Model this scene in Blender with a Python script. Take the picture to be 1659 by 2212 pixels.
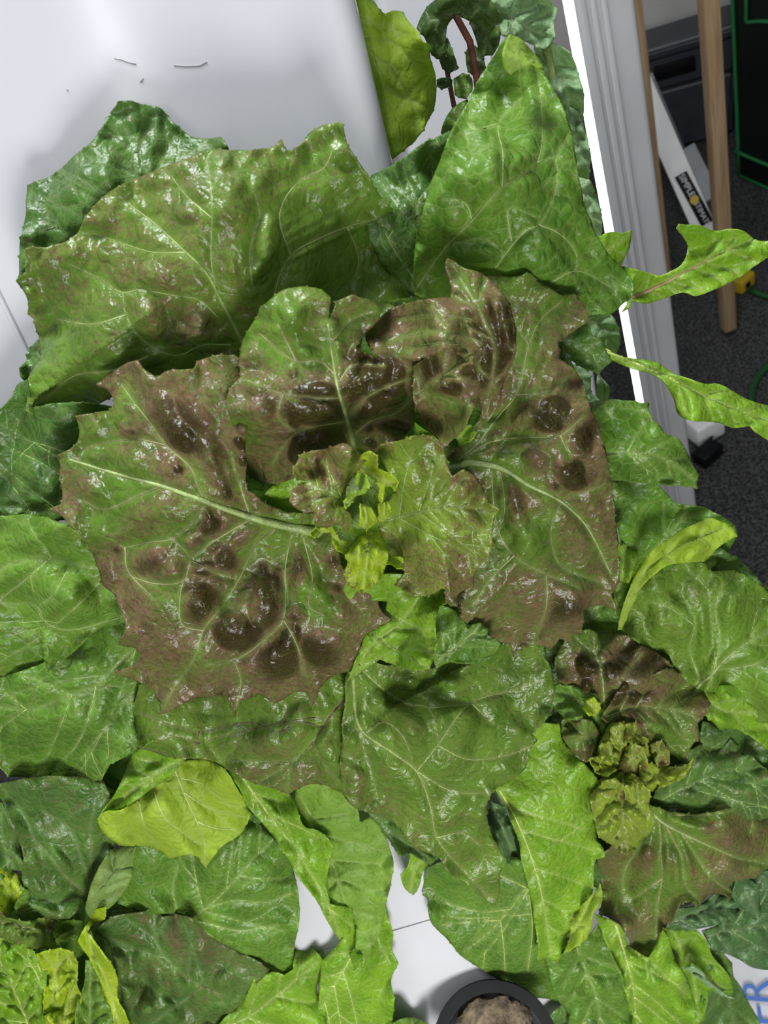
import bpy, bmesh, math, random
import numpy as np
from mathutils import Vector, Matrix
from mathutils.geometry import delaunay_2d_cdt

for o in list(bpy.data.objects):
    bpy.data.objects.remove(o)
SC = bpy.context.scene
COL = SC.collection

# ------------------------------------------------------------------ camera
W, H, F = 1659.0, 2212.0, 1661.0
CAM_H = 1.4
_up = Vector((-850, 1420, 1661)).normalized()            # world up in camera axes
_fw = Vector((0, 0, -1))
_yw = (_fw - _up * _fw.dot(_up)).normalized()            # horizontal view direction
_xw = _yw.cross(_up).normalized()
RC = Matrix((_xw, _yw, _up))                             # camera axes -> world axes
CAMP = Vector((0, 0, CAM_H))
cam = bpy.data.cameras.new('camera')
cam.sensor_fit = 'HORIZONTAL'
cam.sensor_width = 36.0
cam.lens = 36.0 * F / W
cam.clip_start = 0.01
cam.dof.use_dof = True
cam.dof.focus_distance = 0.315
cam.dof.aperture_fstop = 30.0
camo = bpy.data.objects.new('camera', cam)
COL.objects.link(camo)
camo.matrix_world = Matrix.Translation(CAMP) @ RC.to_4x4()
SC.camera = camo

RCn = np.array(RC)
CAMn = np.array(CAMP)


def ray(x, y):
    """world direction of a pixel, one metre deep along the view axis"""
    return RC @ Vector(((x - W / 2) / F, -(y - H / 2) / F, -1.0))


def at(x, y, d):
    return CAMP + ray(x, y) * d


def on_floor(x, y, z=0.0):
    r = ray(x, y)
    return CAMP + r * ((z - CAM_H) / r.z)


# the leaning face of the grow tower: everything on it is measured from this plane
TVP = Vector((870, -2994, -1661)).normalized()           # down the tower, camera axes
TW = Vector((-TVP.y, TVP.x, 0)).normalized()
if TW.x < 0:
    TW = -TW
TN = TW.cross(TVP).normalized()
if TN.z < 0:
    TN = -TN                                             # faces the camera
Tdir, Twid, Tnor = RC @ TVP, RC @ TW, RC @ TN
P0 = at(790, 1060, 0.33)
D0 = Tnor.dot(P0 - CAMP)                                 # negative


def face(x, y, h=0.0):
    """point on the tower face plane raised by h metres, seen at a pixel"""
    r = ray(x, y)
    return CAMP + r * ((D0 + h) / Tnor.dot(r))


Tn_np = np.array(Tnor)


def face_np(xy, h):
    loc = np.stack([(xy[:, 0] - W / 2) / F, -(xy[:, 1] - H / 2) / F, -np.ones(len(xy))], 1)
    r = loc @ RCn.T
    return CAMn + r * ((D0 + h) / (r @ Tn_np))[:, None]


# ------------------------------------------------------------------ light
world = bpy.data.worlds.new('world')
SC.world = world
world.use_nodes = True
world.node_tree.nodes['Background'].inputs[0].default_value = (0.86, 0.93, 1.0, 1)
world.node_tree.nodes['Background'].inputs[1].default_value = 0.20


def area(name, loc, target, sx, sy, power, col=(1, 1, 1), along=None):
    l = bpy.data.lights.new(name, 'AREA')
    l.shape = 'RECTANGLE'
    l.size, l.size_y = sx, sy
    l.energy = power
    l.color = col
    o = bpy.data.objects.new(name, l)
    COL.objects.link(o)
    z = (Vector(loc) - Vector(target)).normalized()
    y = Vector(along) if along is not None else Vector((0, 0, 1))
    y = (y - z * y.dot(z)).normalized()
    x = y.cross(z)
    o.matrix_world = Matrix.Translation(loc) @ Matrix((x, y, z)).transposed().to_4x4()
    return o


MID = face(800, 1100, 0.03)
# unseen soft key high behind the viewer, added low fill, two long grow lamps
area('soft_key', CAMP + RC @ Vector((-0.55, 1.02, 0.66)), at(820, 1350, 0.36), 0.50, 0.44, 30.0, (0.95, 0.98, 1.0), (1, 0, 0))
area('low_fill', CAMP + RC @ Vector((0.15, -0.66, 0.10)), at(900, 1900, 0.45), 0.34, 0.26, 5.0, (1.0, 1.0, 0.97), (1, 0, 0))  # added fill that brightens the lower leaves
_ps = face(262, 60)
_rv = (_ps - CAMP).normalized()
_rf = _rv - 2 * _rv.dot(Tnor) * Tnor
area('grow_lamp_bar', _ps + _rf * 0.5, _ps, 0.016, 0.50, 0.42, (0.96, 0.98, 1.0), Tdir)
area('grow_lamp_rear', at(1010, 60, 0.80), at(870, 190, 0.34), 0.05, 0.5, 2.8, (1, 1, 1), Tdir)

SC.view_settings.view_transform = 'Standard'
SC.view_settings.look = 'None'
SC.view_settings.gamma = 1.0
SC.view_settings.use_curve_mapping = False
SC.view_settings.exposure = 0.12

# ------------------------------------------------------------------ materials


class NT:
    def __init__(self, name):
        self.m = bpy.data.materials.new(name)
        self.m.use_nodes = True
        self.t = self.m.node_tree
        self.bsdf = self.t.nodes['Principled BSDF']
        self.out = self.t.nodes['Material Output']

    def n(self, typ, **kw):
        nd = self.t.nodes.new(typ)
        for k, v in kw.items():
            setattr(nd, k, v)
        return nd

    def l(self, a, b):
        self.t.links.new(a, b)

    def setv(self, sock, v):
        if isinstance(v, (int, float)):
            sock.default_value = v
        elif isinstance(v, tuple):
            sock.default_value = v if len(v) == len(sock.default_value) else v + (1,)
        else:
            self.l(v, sock)

    def mix(self, f, a, b, blend='MIX'):
        nd = self.n('ShaderNodeMix', data_type='RGBA', blend_type=blend)
        self.setv(nd.inputs[0], f)
        self.setv(nd.inputs[6], a)
        self.setv(nd.inputs[7], b)
        return nd.outputs[2]

    def math(self, op, a, b=0.0, c=0.0, clamp=False):
        nd = self.n('ShaderNodeMath', operation=op, use_clamp=clamp)
        for i, v in enumerate((a, b, c)):
            self.setv(nd.inputs[i], v)
        return nd.outputs[0]

    def noise(self, vec, scale, detail=3, rough=0.5, dist=0.0):
        nd = self.n('ShaderNodeTexNoise')
        if vec is not None:
            self.l(vec, nd.inputs['Vector'])
        nd.inputs['Scale'].default_value = scale
        nd.inputs['Detail'].default_value = detail
        nd.inputs['Roughness'].default_value = rough
        nd.inputs['Distortion'].default_value = dist
        return nd.outputs['Fac']

    def ramp(self, f, a, b, va=0.0, vb=1.0):
        nd = self.n('ShaderNodeMapRange', interpolation_type='SMOOTHSTEP')
        self.setv(nd.inputs[0], f)
        for i, v in enumerate((a, b, va, vb)):
            nd.inputs[i + 1].default_value = v
        return nd.outputs[0]

    def bump(self, h, strength, dist, nrm=None):
        nd = self.n('ShaderNodeBump')
        nd.inputs['Strength'].default_value = strength
        nd.inputs['Distance'].default_value = dist
        self.l(h, nd.inputs['Height'])
        if nrm is not None:
            self.l(nrm, nd.inputs['Normal'])
        return nd.outputs[0]


def simple(name, col, rough=0.5, metal=0.0, noise_s=0.0, noise_a=0.15, bump=0.0, bump_s=200.0, spec=0.5):
    k = NT(name)
    k.bsdf.inputs['Roughness'].default_value = rough
    k.bsdf.inputs['Metallic'].default_value = metal
    k.bsdf.inputs['Specular IOR Level'].default_value = spec
    co = k.n('ShaderNodeTexCoord').outputs['Object']
    if noise_s:
        f = k.noise(co, noise_s, 4)
        c2 = tuple(min(1, c * (1 - noise_a)) for c in col)
        c3 = tuple(min(1, c * (1 + noise_a)) for c in col)
        k.l(k.mix(k.ramp(f, 0.3, 0.7), c2, c3), k.bsdf.inputs['Base Color'])
    else:
        k.bsdf.inputs['Base Color'].default_value = col + (1,)
    if bump:
        k.l(k.bump(k.noise(co, bump_s, 3), bump, 0.002), k.bsdf.inputs['Normal'])
    return k.m


def leaf_mat(name, dark, light, yellow=(0.36, 0.47, 0.03), redc=(0.125, 0.062, 0.044), vein=(0.30, 0.40, 0.12),
             rough=0.34, trans=0.22, under=False, net=0.30, spec=0.42):
    k = NT(name)
    co = k.n('ShaderNodeTexCoord').outputs['Object']
    at_ = k.n('ShaderNodeAttribute', attribute_name='lc')
    sp = k.n('ShaderNodeSeparateColor')
    k.l(at_.outputs['Color'], sp.inputs[0])
    R, G, B = sp.outputs
    big = k.noise(co, 45, 3, 0.55)
    fine = k.noise(co, 420, 5, 0.65, 0.6)
    # streaky mottling of the red pigment
    vm = k.n('ShaderNodeMapping')
    vm.inputs['Rotation'].default_value = (0.5, 0.3, 0.7)
    vm.inputs['Scale'].default_value = (1, 2.6, 1.4)
    k.l(co, vm.inputs['Vector'])
    mott = k.noise(vm.outputs[0], 760, 6, 0.75, 1.4)
    mid = k.noise(co, 120, 4, 0.6, 0.5)
    vo = k.n('ShaderNodeTexVoronoi', feature='DISTANCE_TO_EDGE')
    wob = k.n('ShaderNodeMix', data_type='VECTOR')
    nzc = k.n('ShaderNodeTexNoise')
    k.l(co, nzc.inputs['Vector'])
    nzc.inputs['Scale'].default_value = 130
    wob.inputs[0].default_value = 0.006
    k.l(co, wob.inputs[4])
    k.l(nzc.outputs['Color'], wob.inputs[5])
    k.l(wob.outputs[1], vo.inputs['Vector'])
    vo.inputs['Scale'].default_value = 175
    vo2 = k.n('ShaderNodeTexVoronoi', feature='DISTANCE_TO_EDGE')
    k.l(co, vo2.inputs['Vector'])
    vo2.inputs['Scale'].default_value = 620
    line = k.ramp(vo.outputs['Distance'], 0.0, 0.07, 1.0, 0.0)
    green = k.mix(k.ramp(k.math('ADD', k.math('MULTIPLY', big, 0.7), k.math('MULTIPLY', mid, 0.3)), 0.34, 0.64), dark, light)
    green = k.mix(k.math('MULTIPLY', k.ramp(fine, 0.35, 0.75), 0.25), green, tuple(min(1, c * 1.5) for c in light))
    green = k.mix(B, green, yellow)
    green = k.mix(k.math('MULTIPLY', line, net), green, vein)
    rf = k.math('ADD', R, k.math('MULTIPLY', k.math('SUBTRACT', mott, 0.5), 4.8))
    rf = k.math('ADD', rf, k.math('MULTIPLY', k.math('SUBTRACT', mid, 0.5), 0.9))
    rf = k.ramp(rf, 0.08, 0.80)
    rcol = k.mix(k.ramp(fine, 0.3, 0.7), redc, tuple(c * 1.9 for c in redc))
    rcol = k.mix(k.ramp(R, 0.66, 0.95), rcol, (0.042, 0.015, 0.010))
    col = k.mix(k.math('MULTIPLY', rf, 0.94 if not under else 0.4), green, rcol)
    col = k.mix(k.math('MULTIPLY', G, 0.55), col, vein)
    if under:
        col = k.mix(0.30, col, (0.36, 0.48, 0.13))
    k.l(col, k.bsdf.inputs['Base Color'])
    k.l(k.math('ADD', k.math('MULTIPLY', fine, 0.22), rough - 0.08), k.bsdf.inputs['Roughness'])
    k.bsdf.inputs['Specular IOR Level'].default_value = spec
    h1 = k.ramp(vo.outputs['Distance'], 0.0, 0.32)
    h2 = k.ramp(vo2.outputs['Distance'], 0.0, 0.35)
    nb = k.bump(h1, 0.5, 0.0007)
    nb = k.bump(h2, 0.30, 0.00022, nb)
    nb = k.bump(k.noise(co, 1500, 3, 0.7), 0.35, 0.00022, nb)
    k.l(nb, k.bsdf.inputs['Normal'])
    tr = k.n('ShaderNodeBsdfTranslucent')
    k.l(k.mix(0.75, col, (0.38, 0.62, 0.04), 'MIX') if not under else k.mix(0.5, col, (0.5, 0.75, 0.06)), tr.inputs['Color'])
    ms = k.n('ShaderNodeMixShader')
    ms.inputs[0].default_value = trans
    k.l(k.bsdf.outputs[0], ms.inputs[1])
    k.l(tr.outputs[0], ms.inputs[2])
    k.l(ms.outputs[0], k.out.inputs[0])
    return k.m


_brownvein = (0.17, 0.16, 0.075)
_pal = {
    # name: (dark, light, vein, net, trans, rough)
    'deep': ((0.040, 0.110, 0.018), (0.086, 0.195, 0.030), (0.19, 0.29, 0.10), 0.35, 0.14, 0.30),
    'mid': ((0.066, 0.168, 0.016), (0.130, 0.280, 0.028), (0.30, 0.42, 0.12), 0.35, 0.18, 0.30),
    'fresh': ((0.140, 0.320, 0.012), (0.250, 0.470, 0.026), (0.42, 0.54, 0.15), 0.35, 0.26, 0.30),
    'lime': ((0.380, 0.560, 0.010), (0.540, 0.720, 0.024), (0.60, 0.70, 0.20), 0.30, 0.38, 0.38),
    'red': ((0.068, 0.150, 0.014), (0.140, 0.265, 0.030), (0.25, 0.28, 0.10), 0.22, 0.18, 0.22),
    'blue': ((0.034, 0.100, 0.030), (0.080, 0.185, 0.052), (0.18, 0.27, 0.13), 0.25, 0.12, 0.34),
    'haze': ((0.170, 0.320, 0.140), (0.360, 0.540, 0.290), (0.50, 0.62, 0.38), 0.25, 0.32, 0.40),  # lamp haze over the far chard put into the leaf colour
}
LM = {}
for nm, (d_, l_, v_, nt_, tr_, ro_) in _pal.items():
    LM[nm] = leaf_mat('leaf_' + nm, d_, l_, vein=v_, net=nt_, trans=tr_, rough=ro_)
    LM[nm + '_u'] = leaf_mat('leaf_under_' + nm, d_, l_, vein=v_, net=nt_, trans=min(0.5, tr_ + 0.12), rough=0.5, under=True)
RIB = {
    'pale': simple('rib_pale', (0.31, 0.40, 0.14), 0.40, noise_s=250, noise_a=0.25, bump=0.3, bump_s=900),
    'green': simple('rib_green', (0.24, 0.34, 0.085), 0.42, noise_s=250, noise_a=0.25, bump=0.3, bump_s=900),
    'brown': simple('rib_brown', (0.20, 0.19, 0.085), 0.42, noise_s=180, noise_a=0.35, bump=0.3, bump_s=900),
    'purple': simple('rib_purple', (0.13, 0.075, 0.055), 0.42, noise_s=180, noise_a=0.35, bump=0.3, bump_s=900),
    'vgreen': simple('vein_green', (0.34, 0.47, 0.14), 0.42, noise_s=120, noise_a=0.35),
    'vbrown': simple('vein_brown', (0.30, 0.29, 0.13), 0.42, noise_s=60, noise_a=0.55),
    'lime': simple('rib_lime', (0.48, 0.58, 0.15), 0.42, noise_s=250, noise_a=0.2),
    'pink': simple('rib_pink', (0.48, 0.30, 0.18), 0.42, noise_s=180, noise_a=0.2),
    'red': simple('rib_red', (0.20, 0.07, 0.045), 0.42, noise_s=180, noise_a=0.3),
    'dark': simple('rib_dark', (0.10, 0.15, 0.05), 0.42, noise_s=180, noise_a=0.3),
}

# ------------------------------------------------------------------ generic builders


def tag(o, label=None, cat=None, group=None, kind=None):
    if label:
        o['label'] = label
    if cat:
        o['category'] = cat
    if group:
        o['group'] = group
    if kind:
        o['kind'] = kind
    return o


def empty(name, loc):
    o = bpy.data.objects.new(name, None)
    o.location = loc
    o.empty_display_size = 0.02
    COL.objects.link(o)
    return o


def mesh_obj(name, verts, faces, mats, parent=None, smooth=True, origin=None):
    org = Vector(origin) if origin is not None else Vector((0, 0, 0))
    v = np.asarray([tuple(p) for p in verts], dtype=np.float64) if not isinstance(verts, np.ndarray) else verts
    v = v - np.array(org)
    me = bpy.data.meshes.new(name)
    me.from_pydata(v.tolist(), [], faces)
    me.update()
    me.polygons.foreach_set('use_smooth', [smooth] * len(me.polygons))
    for m in (mats if isinstance(mats, (list, tuple)) else [mats]):
        me.materials.append(m)
    o = bpy.data.objects.new(name, me)
    COL.objects.link(o)
    if parent is not None:
        o.parent = parent
    else:
        o.location = org
    return o


def world_org(parent):
    p = Vector((0, 0, 0))
    while parent is not None:
        p = p + parent.location
        parent = parent.parent
    return p


def tube_data(pts, rad, sides=6, cap=True):
    pts = [Vector(p) for p in pts]
    n = len(pts)
    vs, fs = [], []
    prev = None
    for i, p in enumerate(pts):
        t = (pts[min(i + 1, n - 1)] - pts[max(i - 1, 0)]).normalized()
        if prev is None:
            a = t.orthogonal().normalized()
        else:
            a = (prev - t * prev.dot(t)).normalized()
        prev = a
        b = t.cross(a)
        r = rad[i] if hasattr(rad, '__len__') else rad
        for j in range(sides):
            an = 2 * math.pi * j / sides
            vs.append(p + (a * math.cos(an) + b * math.sin(an)) * r)
    for i in range(n - 1):
        for j in range(sides):
            k = (j + 1) % sides
            fs.append((i * sides + j, i * sides + k, (i + 1) * sides + k, (i + 1) * sides + j))
    if cap:
        fs.append(tuple(range(sides))[::-1])
        fs.append(tuple((n - 1) * sides + j for j in range(sides)))
    return vs, fs


def tube(name, pts, rad, mat, parent=None, sides=8, origin=None):
    vs, fs = tube_data(pts, rad, sides)
    if parent is not None:
        origin = world_org(parent)
    return mesh_obj(name, vs, fs, mat, parent, origin=origin)


def box_obj(name, o, ax, ay, az, mat, parent=None, bevel=0.0, seg=2):
    """box with one corner-centre at o (centre), half-axis vectors ax, ay, az in world"""
    bm = bmesh.new()
    vs = []
    for i in (-1, 1):
        for j in (-1, 1):
            for k in (-1, 1):
                vs.append(bm.verts.new(ax * i + ay * j + az * k))
    for f in ((0, 1, 3, 2), (4, 6, 7, 5), (0, 4, 5, 1), (2, 3, 7, 6), (0, 2, 6, 4), (1, 5, 7, 3)):
        bm.faces.new([vs[i] for i in f])
    bmesh.ops.recalc_face_normals(bm, faces=bm.faces)
    if bevel:
        bmesh.ops.bevel(bm, geom=list(bm.edges), offset=bevel, segments=seg, affect='EDGES', profile=0.5)
    me = bpy.data.meshes.new(name)
    bm.to_mesh(me)
    bm.free()
    me.materials.append(mat)
    if bevel:
        me.polygons.foreach_set('use_smooth', [True] * len(me.polygons))
        me.set_sharp_from_angle(angle=math.radians(35))
    ob = bpy.data.objects.new(name, me)
    COL.objects.link(ob)
    if parent is not None:
        ob.parent = parent
        ob.location = Vector(o) - world_org(parent)
    else:
        ob.location = o
    return ob

# ------------------------------------------------------------------ leaf engine


def catmull(pts, step, closed, sharp_deg=36.0):
    """resample a traced line; corners sharper than sharp_deg stay corners"""
    P = np.array(pts, float)
    n = len(P)
    out = []
    tang = np.zeros_like(P)
    sharp = [False] * n
    for i in range(n):
        if not closed and i in (0, n - 1):
            j = 1 if i == 0 else n - 2
            d_ = P[j] - P[i]
            tang[i] = d_ / (np.linalg.norm(d_) + 1e-9) * (1.0 if i == 0 else -1.0)
            continue
        a, b = P[i] - P[i - 1], P[(i + 1) % n] - P[i]
        la, lb = np.linalg.norm(a) + 1e-9, np.linalg.norm(b) + 1e-9
        c = np.dot(a, b) / la / lb
        if c < math.cos(math.radians(sharp_deg)):
            sharp[i] = True
        tang[i] = (a / la + b / lb) * 0.5
    m = n if closed else n - 1
    for i in range(m):
        p, q = P[i], P[(i + 1) % n]
        L = np.linalg.norm(q - p)
        k = max(1, int(round(L / step)))
        t0 = (q - p) * 0.6 if sharp[i] else tang[i] * L
        t1 = (q - p) * 0.6 if sharp[(i + 1) % n] else tang[(i + 1) % n] * L
        for s in np.arange(k) / k:
            h00, h10 = 2 * s**3 - 3 * s**2 + 1, s**3 - 2 * s**2 + s
            h01, h11 = -2 * s**3 + 3 * s**2, s**3 - s**2
            out.append(h00 * p + h10 * t0 + h01 * q + h11 * t1)
    if not closed:
        out.append(P[-1])
    return np.array(out)


def in_poly(pts, poly):
    x, y = pts[:, 0], pts[:, 1]
    ins = np.zeros(len(pts), bool)
    px, py = poly[:, 0], poly[:, 1]
    qx, qy = np.roll(px, -1), np.roll(py, -1)
    for i in range(len(poly)):
        if py[i] == qy[i]:
            continue
        c = ((py[i] > y) != (qy[i] > y)) & (x < (qx[i] - px[i]) * (y - py[i]) / (qy[i] - py[i]) + px[i])
        ins ^= c
    return ins


def seg_dist(pts, A, B, chunk=4000):
    """distance of each point to a set of segments, index of the nearest and its parameter"""
    D = np.empty(len(pts)); I = np.empty(len(pts), int); T = np.empty(len(pts))
    AB = B - A
    L2 = (AB**2).sum(1) + 1e-9
    for s in range(0, len(pts), chunk):
        p = pts[s:s + chunk]
        d = p[:, None, :] - A[None]
        t = np.clip((d * AB[None]).sum(2) / L2, 0, 1)
        e = d - t[:, :, None] * AB[None]
        q = (e**2).sum(2)
        k = q.argmin(1)
        ar = np.arange(len(p))
        D[s:s + chunk] = np.sqrt(q[ar, k]); I[s:s + chunk] = k; T[s:s + chunk] = t[ar, k]
    return D, I, T


class Field:
    """smooth random field of a given wavelength"""
    def __init__(self, rng, lam, k=22):
        a = rng.uniform(0, 2 * math.pi, k)
        w = 2 * math.pi / (lam * rng.uniform(0.65, 1.7, k))
        self.kx, self.ky = np.cos(a) * w, np.sin(a) * w
        self.ph = rng.uniform(0, 2 * math.pi, k)
        self.n = math.sqrt(2.0 / k)

    def __call__(self, p):
        return np.sin(p[:, :1] * self.kx + p[:, 1:2] * self.ky + self.ph).sum(1) * self.n


PX = 0.000185      # metres per pixel near the main plant, used to scale relief
NLEAF = [0]


def smooth01(x):
    x = np.clip(x, 0, 1)
    return x * x * (3 - 2 * x)


def leaf(plant, outline, rib, h=(3, 4, 3), mat='mid', under=False, cup=0.0, red=0.0, redc=(), yellow=0.0, ymar=0.0,
         laterals=None, nlat=5, blisters=(), nbl=0, bl_r=(10, 24), ruffle=1.0, pillow=1.0, und=1.0, shape=(), teeth=3.0,
         step=6.0, ribw=5.0, ribmat='green', veinw=3.0, veinmat=None, name='leaf', parent=None, angle=48, fold=(), savoy=0.0, label=None,
         blred=0.55, thick=0.00045, sharp=36.0):
    """h, cup and shape are in centimetres above the tower face; outline, rib and veins are traced pixels"""
    NLEAF[0] += 1
    rng = np.random.default_rng(100 + NLEAF[0])
    # where a blade runs out of the picture, let it end in a rounded lobe
    ol = []
    for i, a_ in enumerate(outline):
        b_ = outline[(i + 1) % len(outline)]
        ol.append(a_)
        ln = math.hypot(b_[0] - a_[0], b_[1] - a_[1])
        for ax_, lim, sg_ in ((1, 2260, 1), (0, 1720, 1), (0, -40, -1), (0, -50, -1)):
            if a_[ax_] == lim and b_[ax_] == lim and ln > 40:
                for t_ in (0.25, 0.6, 0.85):
                    q_ = [a_[0] + (b_[0] - a_[0]) * t_, a_[1] + (b_[1] - a_[1]) * t_]
                    q_[ax_] += sg_ * min(110, 0.42 * ln) * math.sin(math.pi * t_)
                    ol.append(tuple(q_))
    outline = ol
    B = catmull(outline, step * 0.8, True, sharp)
    # drop duplicates and add small marginal teeth
    area2 = 0.5 * np.sum(B[:, 0] * np.roll(B[:, 1], -1) - np.roll(B[:, 0], -1) * B[:, 1])
    tn = np.roll(B, -1, 0) - np.roll(B, 1, 0)
    nr = np.stack([tn[:, 1], -tn[:, 0]], 1) / (np.linalg.norm(tn, axis=1)[:, None] + 1e-9)
    if area2 < 0:
        nr = -nr
    if teeth:
        i = 0
        while i < len(B):
            i += int(rng.uniform(5, 13))
            if i < len(B):
                B[i] += nr[i] * teeth * rng.uniform(0.4, 1.5)
        f = Field(rng, 60)
        B += nr * (f(B) * teeth * 0.4)[:, None]
    lo, hi = B.min(0), B.max(0)
    gx = np.arange(lo[0], hi[0], step)
    gy = np.arange(lo[1], hi[1], step * 0.866)
    X, Y = np.meshgrid(gx, gy)
    X[1::2] += step * 0.5
    G = np.stack([X.ravel(), Y.ravel()], 1) + rng.uniform(-0.12, 0.12, (X.size, 2)) * step
    G = G[in_poly(G, B)]
    bA, bB = B, np.roll(B, -1, 0)
    if len(G):
        d, _, _ = seg_dist(G, bA, bB)
        G = G[d > step * 0.55]
    V = np.concatenate([B, G]) if len(G) else B
    nb = len(B)
    res = delaunay_2d_cdt([Vector(p) for p in V], [(i, (i + 1) % nb) for i in range(nb)], [], 1, 1e-4)
    V = np.array([tuple(p) for p in res[0]])
    tris = [tuple(f) for f in res[2]]
    # veins
    Rb = catmull(rib, 8, False, 120)
    rseg = np.linalg.norm(np.diff(Rb, axis=0), axis=1)
    rlen = rseg.sum()
    rcum = np.concatenate([[0], np.cumsum(rseg)]) / rlen
    size = math.sqrt(abs(area2))
    veins = []
    if laterals is not None:
        for lt in laterals:
            veins.append((catmull(lt, 8, False, 120), 1.0))
    if nlat:
        for i in range(nlat):
            s = 0.06 + 0.80 * (i + rng.uniform(0.1, 0.6)) / nlat
            k = min(len(Rb) - 2, int(np.searchsorted(rcum, s)))
            t = Rb[k + 1] - Rb[k]
            base = math.atan2(t[1], t[0])
            for sg in (-1, 1):
                if rng.random() < 0.08:
                    continue
                a = base + sg * math.radians(angle * rng.uniform(0.8, 1.25) * (1.15 - 0.4 * s))
                p = Rb[k] + t * rng.uniform(0, 1)
                line = [p.copy()]
                for q in range(200):
                    a -= sg * math.radians(0.9 * rng.uniform(-1.2, 2.2))
                    p = p + 8 * np.array([math.cos(a), math.sin(a)])
                    if not in_poly(p[None], B)[0]:
                        break
                    line.append(p.copy())
                    if q > 5 and rng.random() < 0.07 and len(veins) < 40:
                        a2 = a + rng.choice([-1, 1]) * math.radians(rng.uniform(35, 60))
                        pp, l2 = p.copy(), [p.copy()]
                        for q2 in range(int(rng.uniform(5, 22))):
                            a2 += math.radians(rng.uniform(-9, 9))
                            pp = pp + 8 * np.array([math.cos(a2), math.sin(a2)])
                            if not in_poly(pp[None], B)[0]:
                                break
                            l2.append(pp.copy())
                        if len(l2) > 3:
                            veins.append((np.array(l2), 0.55))
                if len(line) > 6:
                    line = line[:max(6, int(len(line) * 0.92))]
                if len(line) > 3:
                    veins.append((np.array(line), 0.8))
    allA = [Rb[:-1]] + [v[0][:-1] for v in veins]
    allB = [Rb[1:]] + [v[0][1:] for v in veins]
    wts = np.concatenate([np.full(len(Rb) - 1, 1.6)] + [np.full(len(v[0]) - 1, v[1]) for v in veins])
    vA, vB = np.concatenate(allA), np.concatenate(allB)
    fu, fm, fr, fb = Field(rng, 0.55 * size + 60), Field(rng, 75), Field(rng, 70), Field(rng, 150)
    fs = Field(rng, 34)
    # random blisters between the veins near the rib
    bl = [tuple(b) + (1.0,) * (7 - len(b)) if len(b) > 4 else tuple(b) + (0.0,) * (5 - len(b)) + (1.0, 1.0) for b in blisters]
    if nbl:
        cand = G[rng.permutation(len(G))[:nbl * 30]] if len(G) else G
        if len(cand):
            dv, _, _ = seg_dist(cand, vA, vB)
            dr, ki, _ = seg_dist(cand, Rb[:-1], Rb[1:])
            for c, v_, r_, k_ in zip(cand, dv, dr, ki):
                if len(bl) >= nbl + len(blisters):
                    break
                if v_ < 8 or rcum[k_] > 0.85 or rng.random() < r_ / (0.42 * size):
                    continue
                r1 = min(rng.uniform(*bl_r), v_ * 1.15)
                t = Rb[k_ + 1] - Rb[k_]
                an = math.degrees(math.atan2(t[1], t[0])) + rng.uniform(-70, 70)
                if any(math.hypot(c[0] - b[0], c[1] - b[1]) < 0.8 * (r1 + max(b[2], b[3])) for b in bl):
                    continue
                bl.append((c[0], c[1], r1 * rng.uniform(1.0, 1.7), r1, an, rng.uniform(0.7, 1.15), 1.0))
    hb, hm, ht = h
    cx_, cy_ = B.mean(0)
    pm = min(0.00030, float(((face(cx_, cy_, hm * 0.01) - CAMP).dot(RC @ Vector((0, 0, -1)))) / F))   # metres per pixel at this leaf

    def relief(P):
        """height (m) and masks at pixel points"""
        dr, ki, ti = seg_dist(P, Rb[:-1], Rb[1:])
        s = rcum[ki] + (rcum[ki + 1] - rcum[ki]) * ti
        dv, kv, _ = seg_dist(P, vA, vB)
        wv = wts[kv]
        db, _, _ = seg_dist(P, bA, bB)
        c = 0.01
        # smooth base-mid-tip profile
        z = c * (hb * (1 - s) * (1 - 2 * s) * (s < 0.5) + 0)
        z = c * np.where(s < 0.5, hb + (hm - hb) * smooth01(s * 2), hm + (ht - hm) * smooth01(s * 2 - 1) ** 1.0)
        z += c * cup * np.clip(dr / (0.45 * size), 0, 1.4) ** 1.6
        z += c * 0.34 * und * fu(P) * np.clip(dr / (0.2 * size), 0.2, 1)
        edge = np.exp(-db / (0.09 * size + 12))
        z += pm * 9.0 * ruffle * edge * fr(P)
        z += pm * 2.2 * pillow * fm(P)
        puff = 1 - np.exp(-(dv / (0.03 * size + 8)) ** 1.0)
        z += pm * 19.0 * pillow * puff * (0.35 + 0.65 * np.exp(-dr / (0.28 * size)))
        if savoy:
            z += pm * 7.0 * savoy * np.abs(fs(P))
        bm = np.zeros(len(P))
        for (x, y, rx, ry, an, hh, rd) in bl:
            a = math.radians(an)
            dx, dy = P[:, 0] - x, P[:, 1] - y
            u = (dx * math.cos(a) + dy * math.sin(a)) / rx
            v = (-dx * math.sin(a) + dy * math.cos(a)) / ry
            q = np.clip(1 - (u * u + v * v) / 1.5, 0, 1)
            g = q ** 1.25
            z += pm * 1.05 * min(rx, ry) * hh * g
            bm = np.maximum(bm, np.sqrt(q) * rd)
        for (x, y, dz, sg) in shape:
            z += c * dz * np.exp(-((P[:, 0] - x) ** 2 + (P[:, 1] - y) ** 2) / (2 * sg * sg))
        return z, s, dr, dv, wv, db, bm

    z, s, dr, dv, wv, db, bm = relief(V)
    co = face_np(V, z)
    vm = np.exp(-(dv / (2.2 + 2.0 * wv)) ** 2) * np.clip(wv, 0, 1)
    rm = np.full(len(V), red)
    if red:
        rm = red * (0.92 + 0.26 * fb(V)) + 0.10 * np.exp(-db / 14)
        rm -= 0.45 * np.exp(-(dv / (7 + 5 * wv)) ** 2)
    for (x, y, dz, sg) in redc:
        rm += dz * np.exp(-((V[:, 0] - x) ** 2 + (V[:, 1] - y) ** 2) / (2 * sg * sg))
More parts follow.
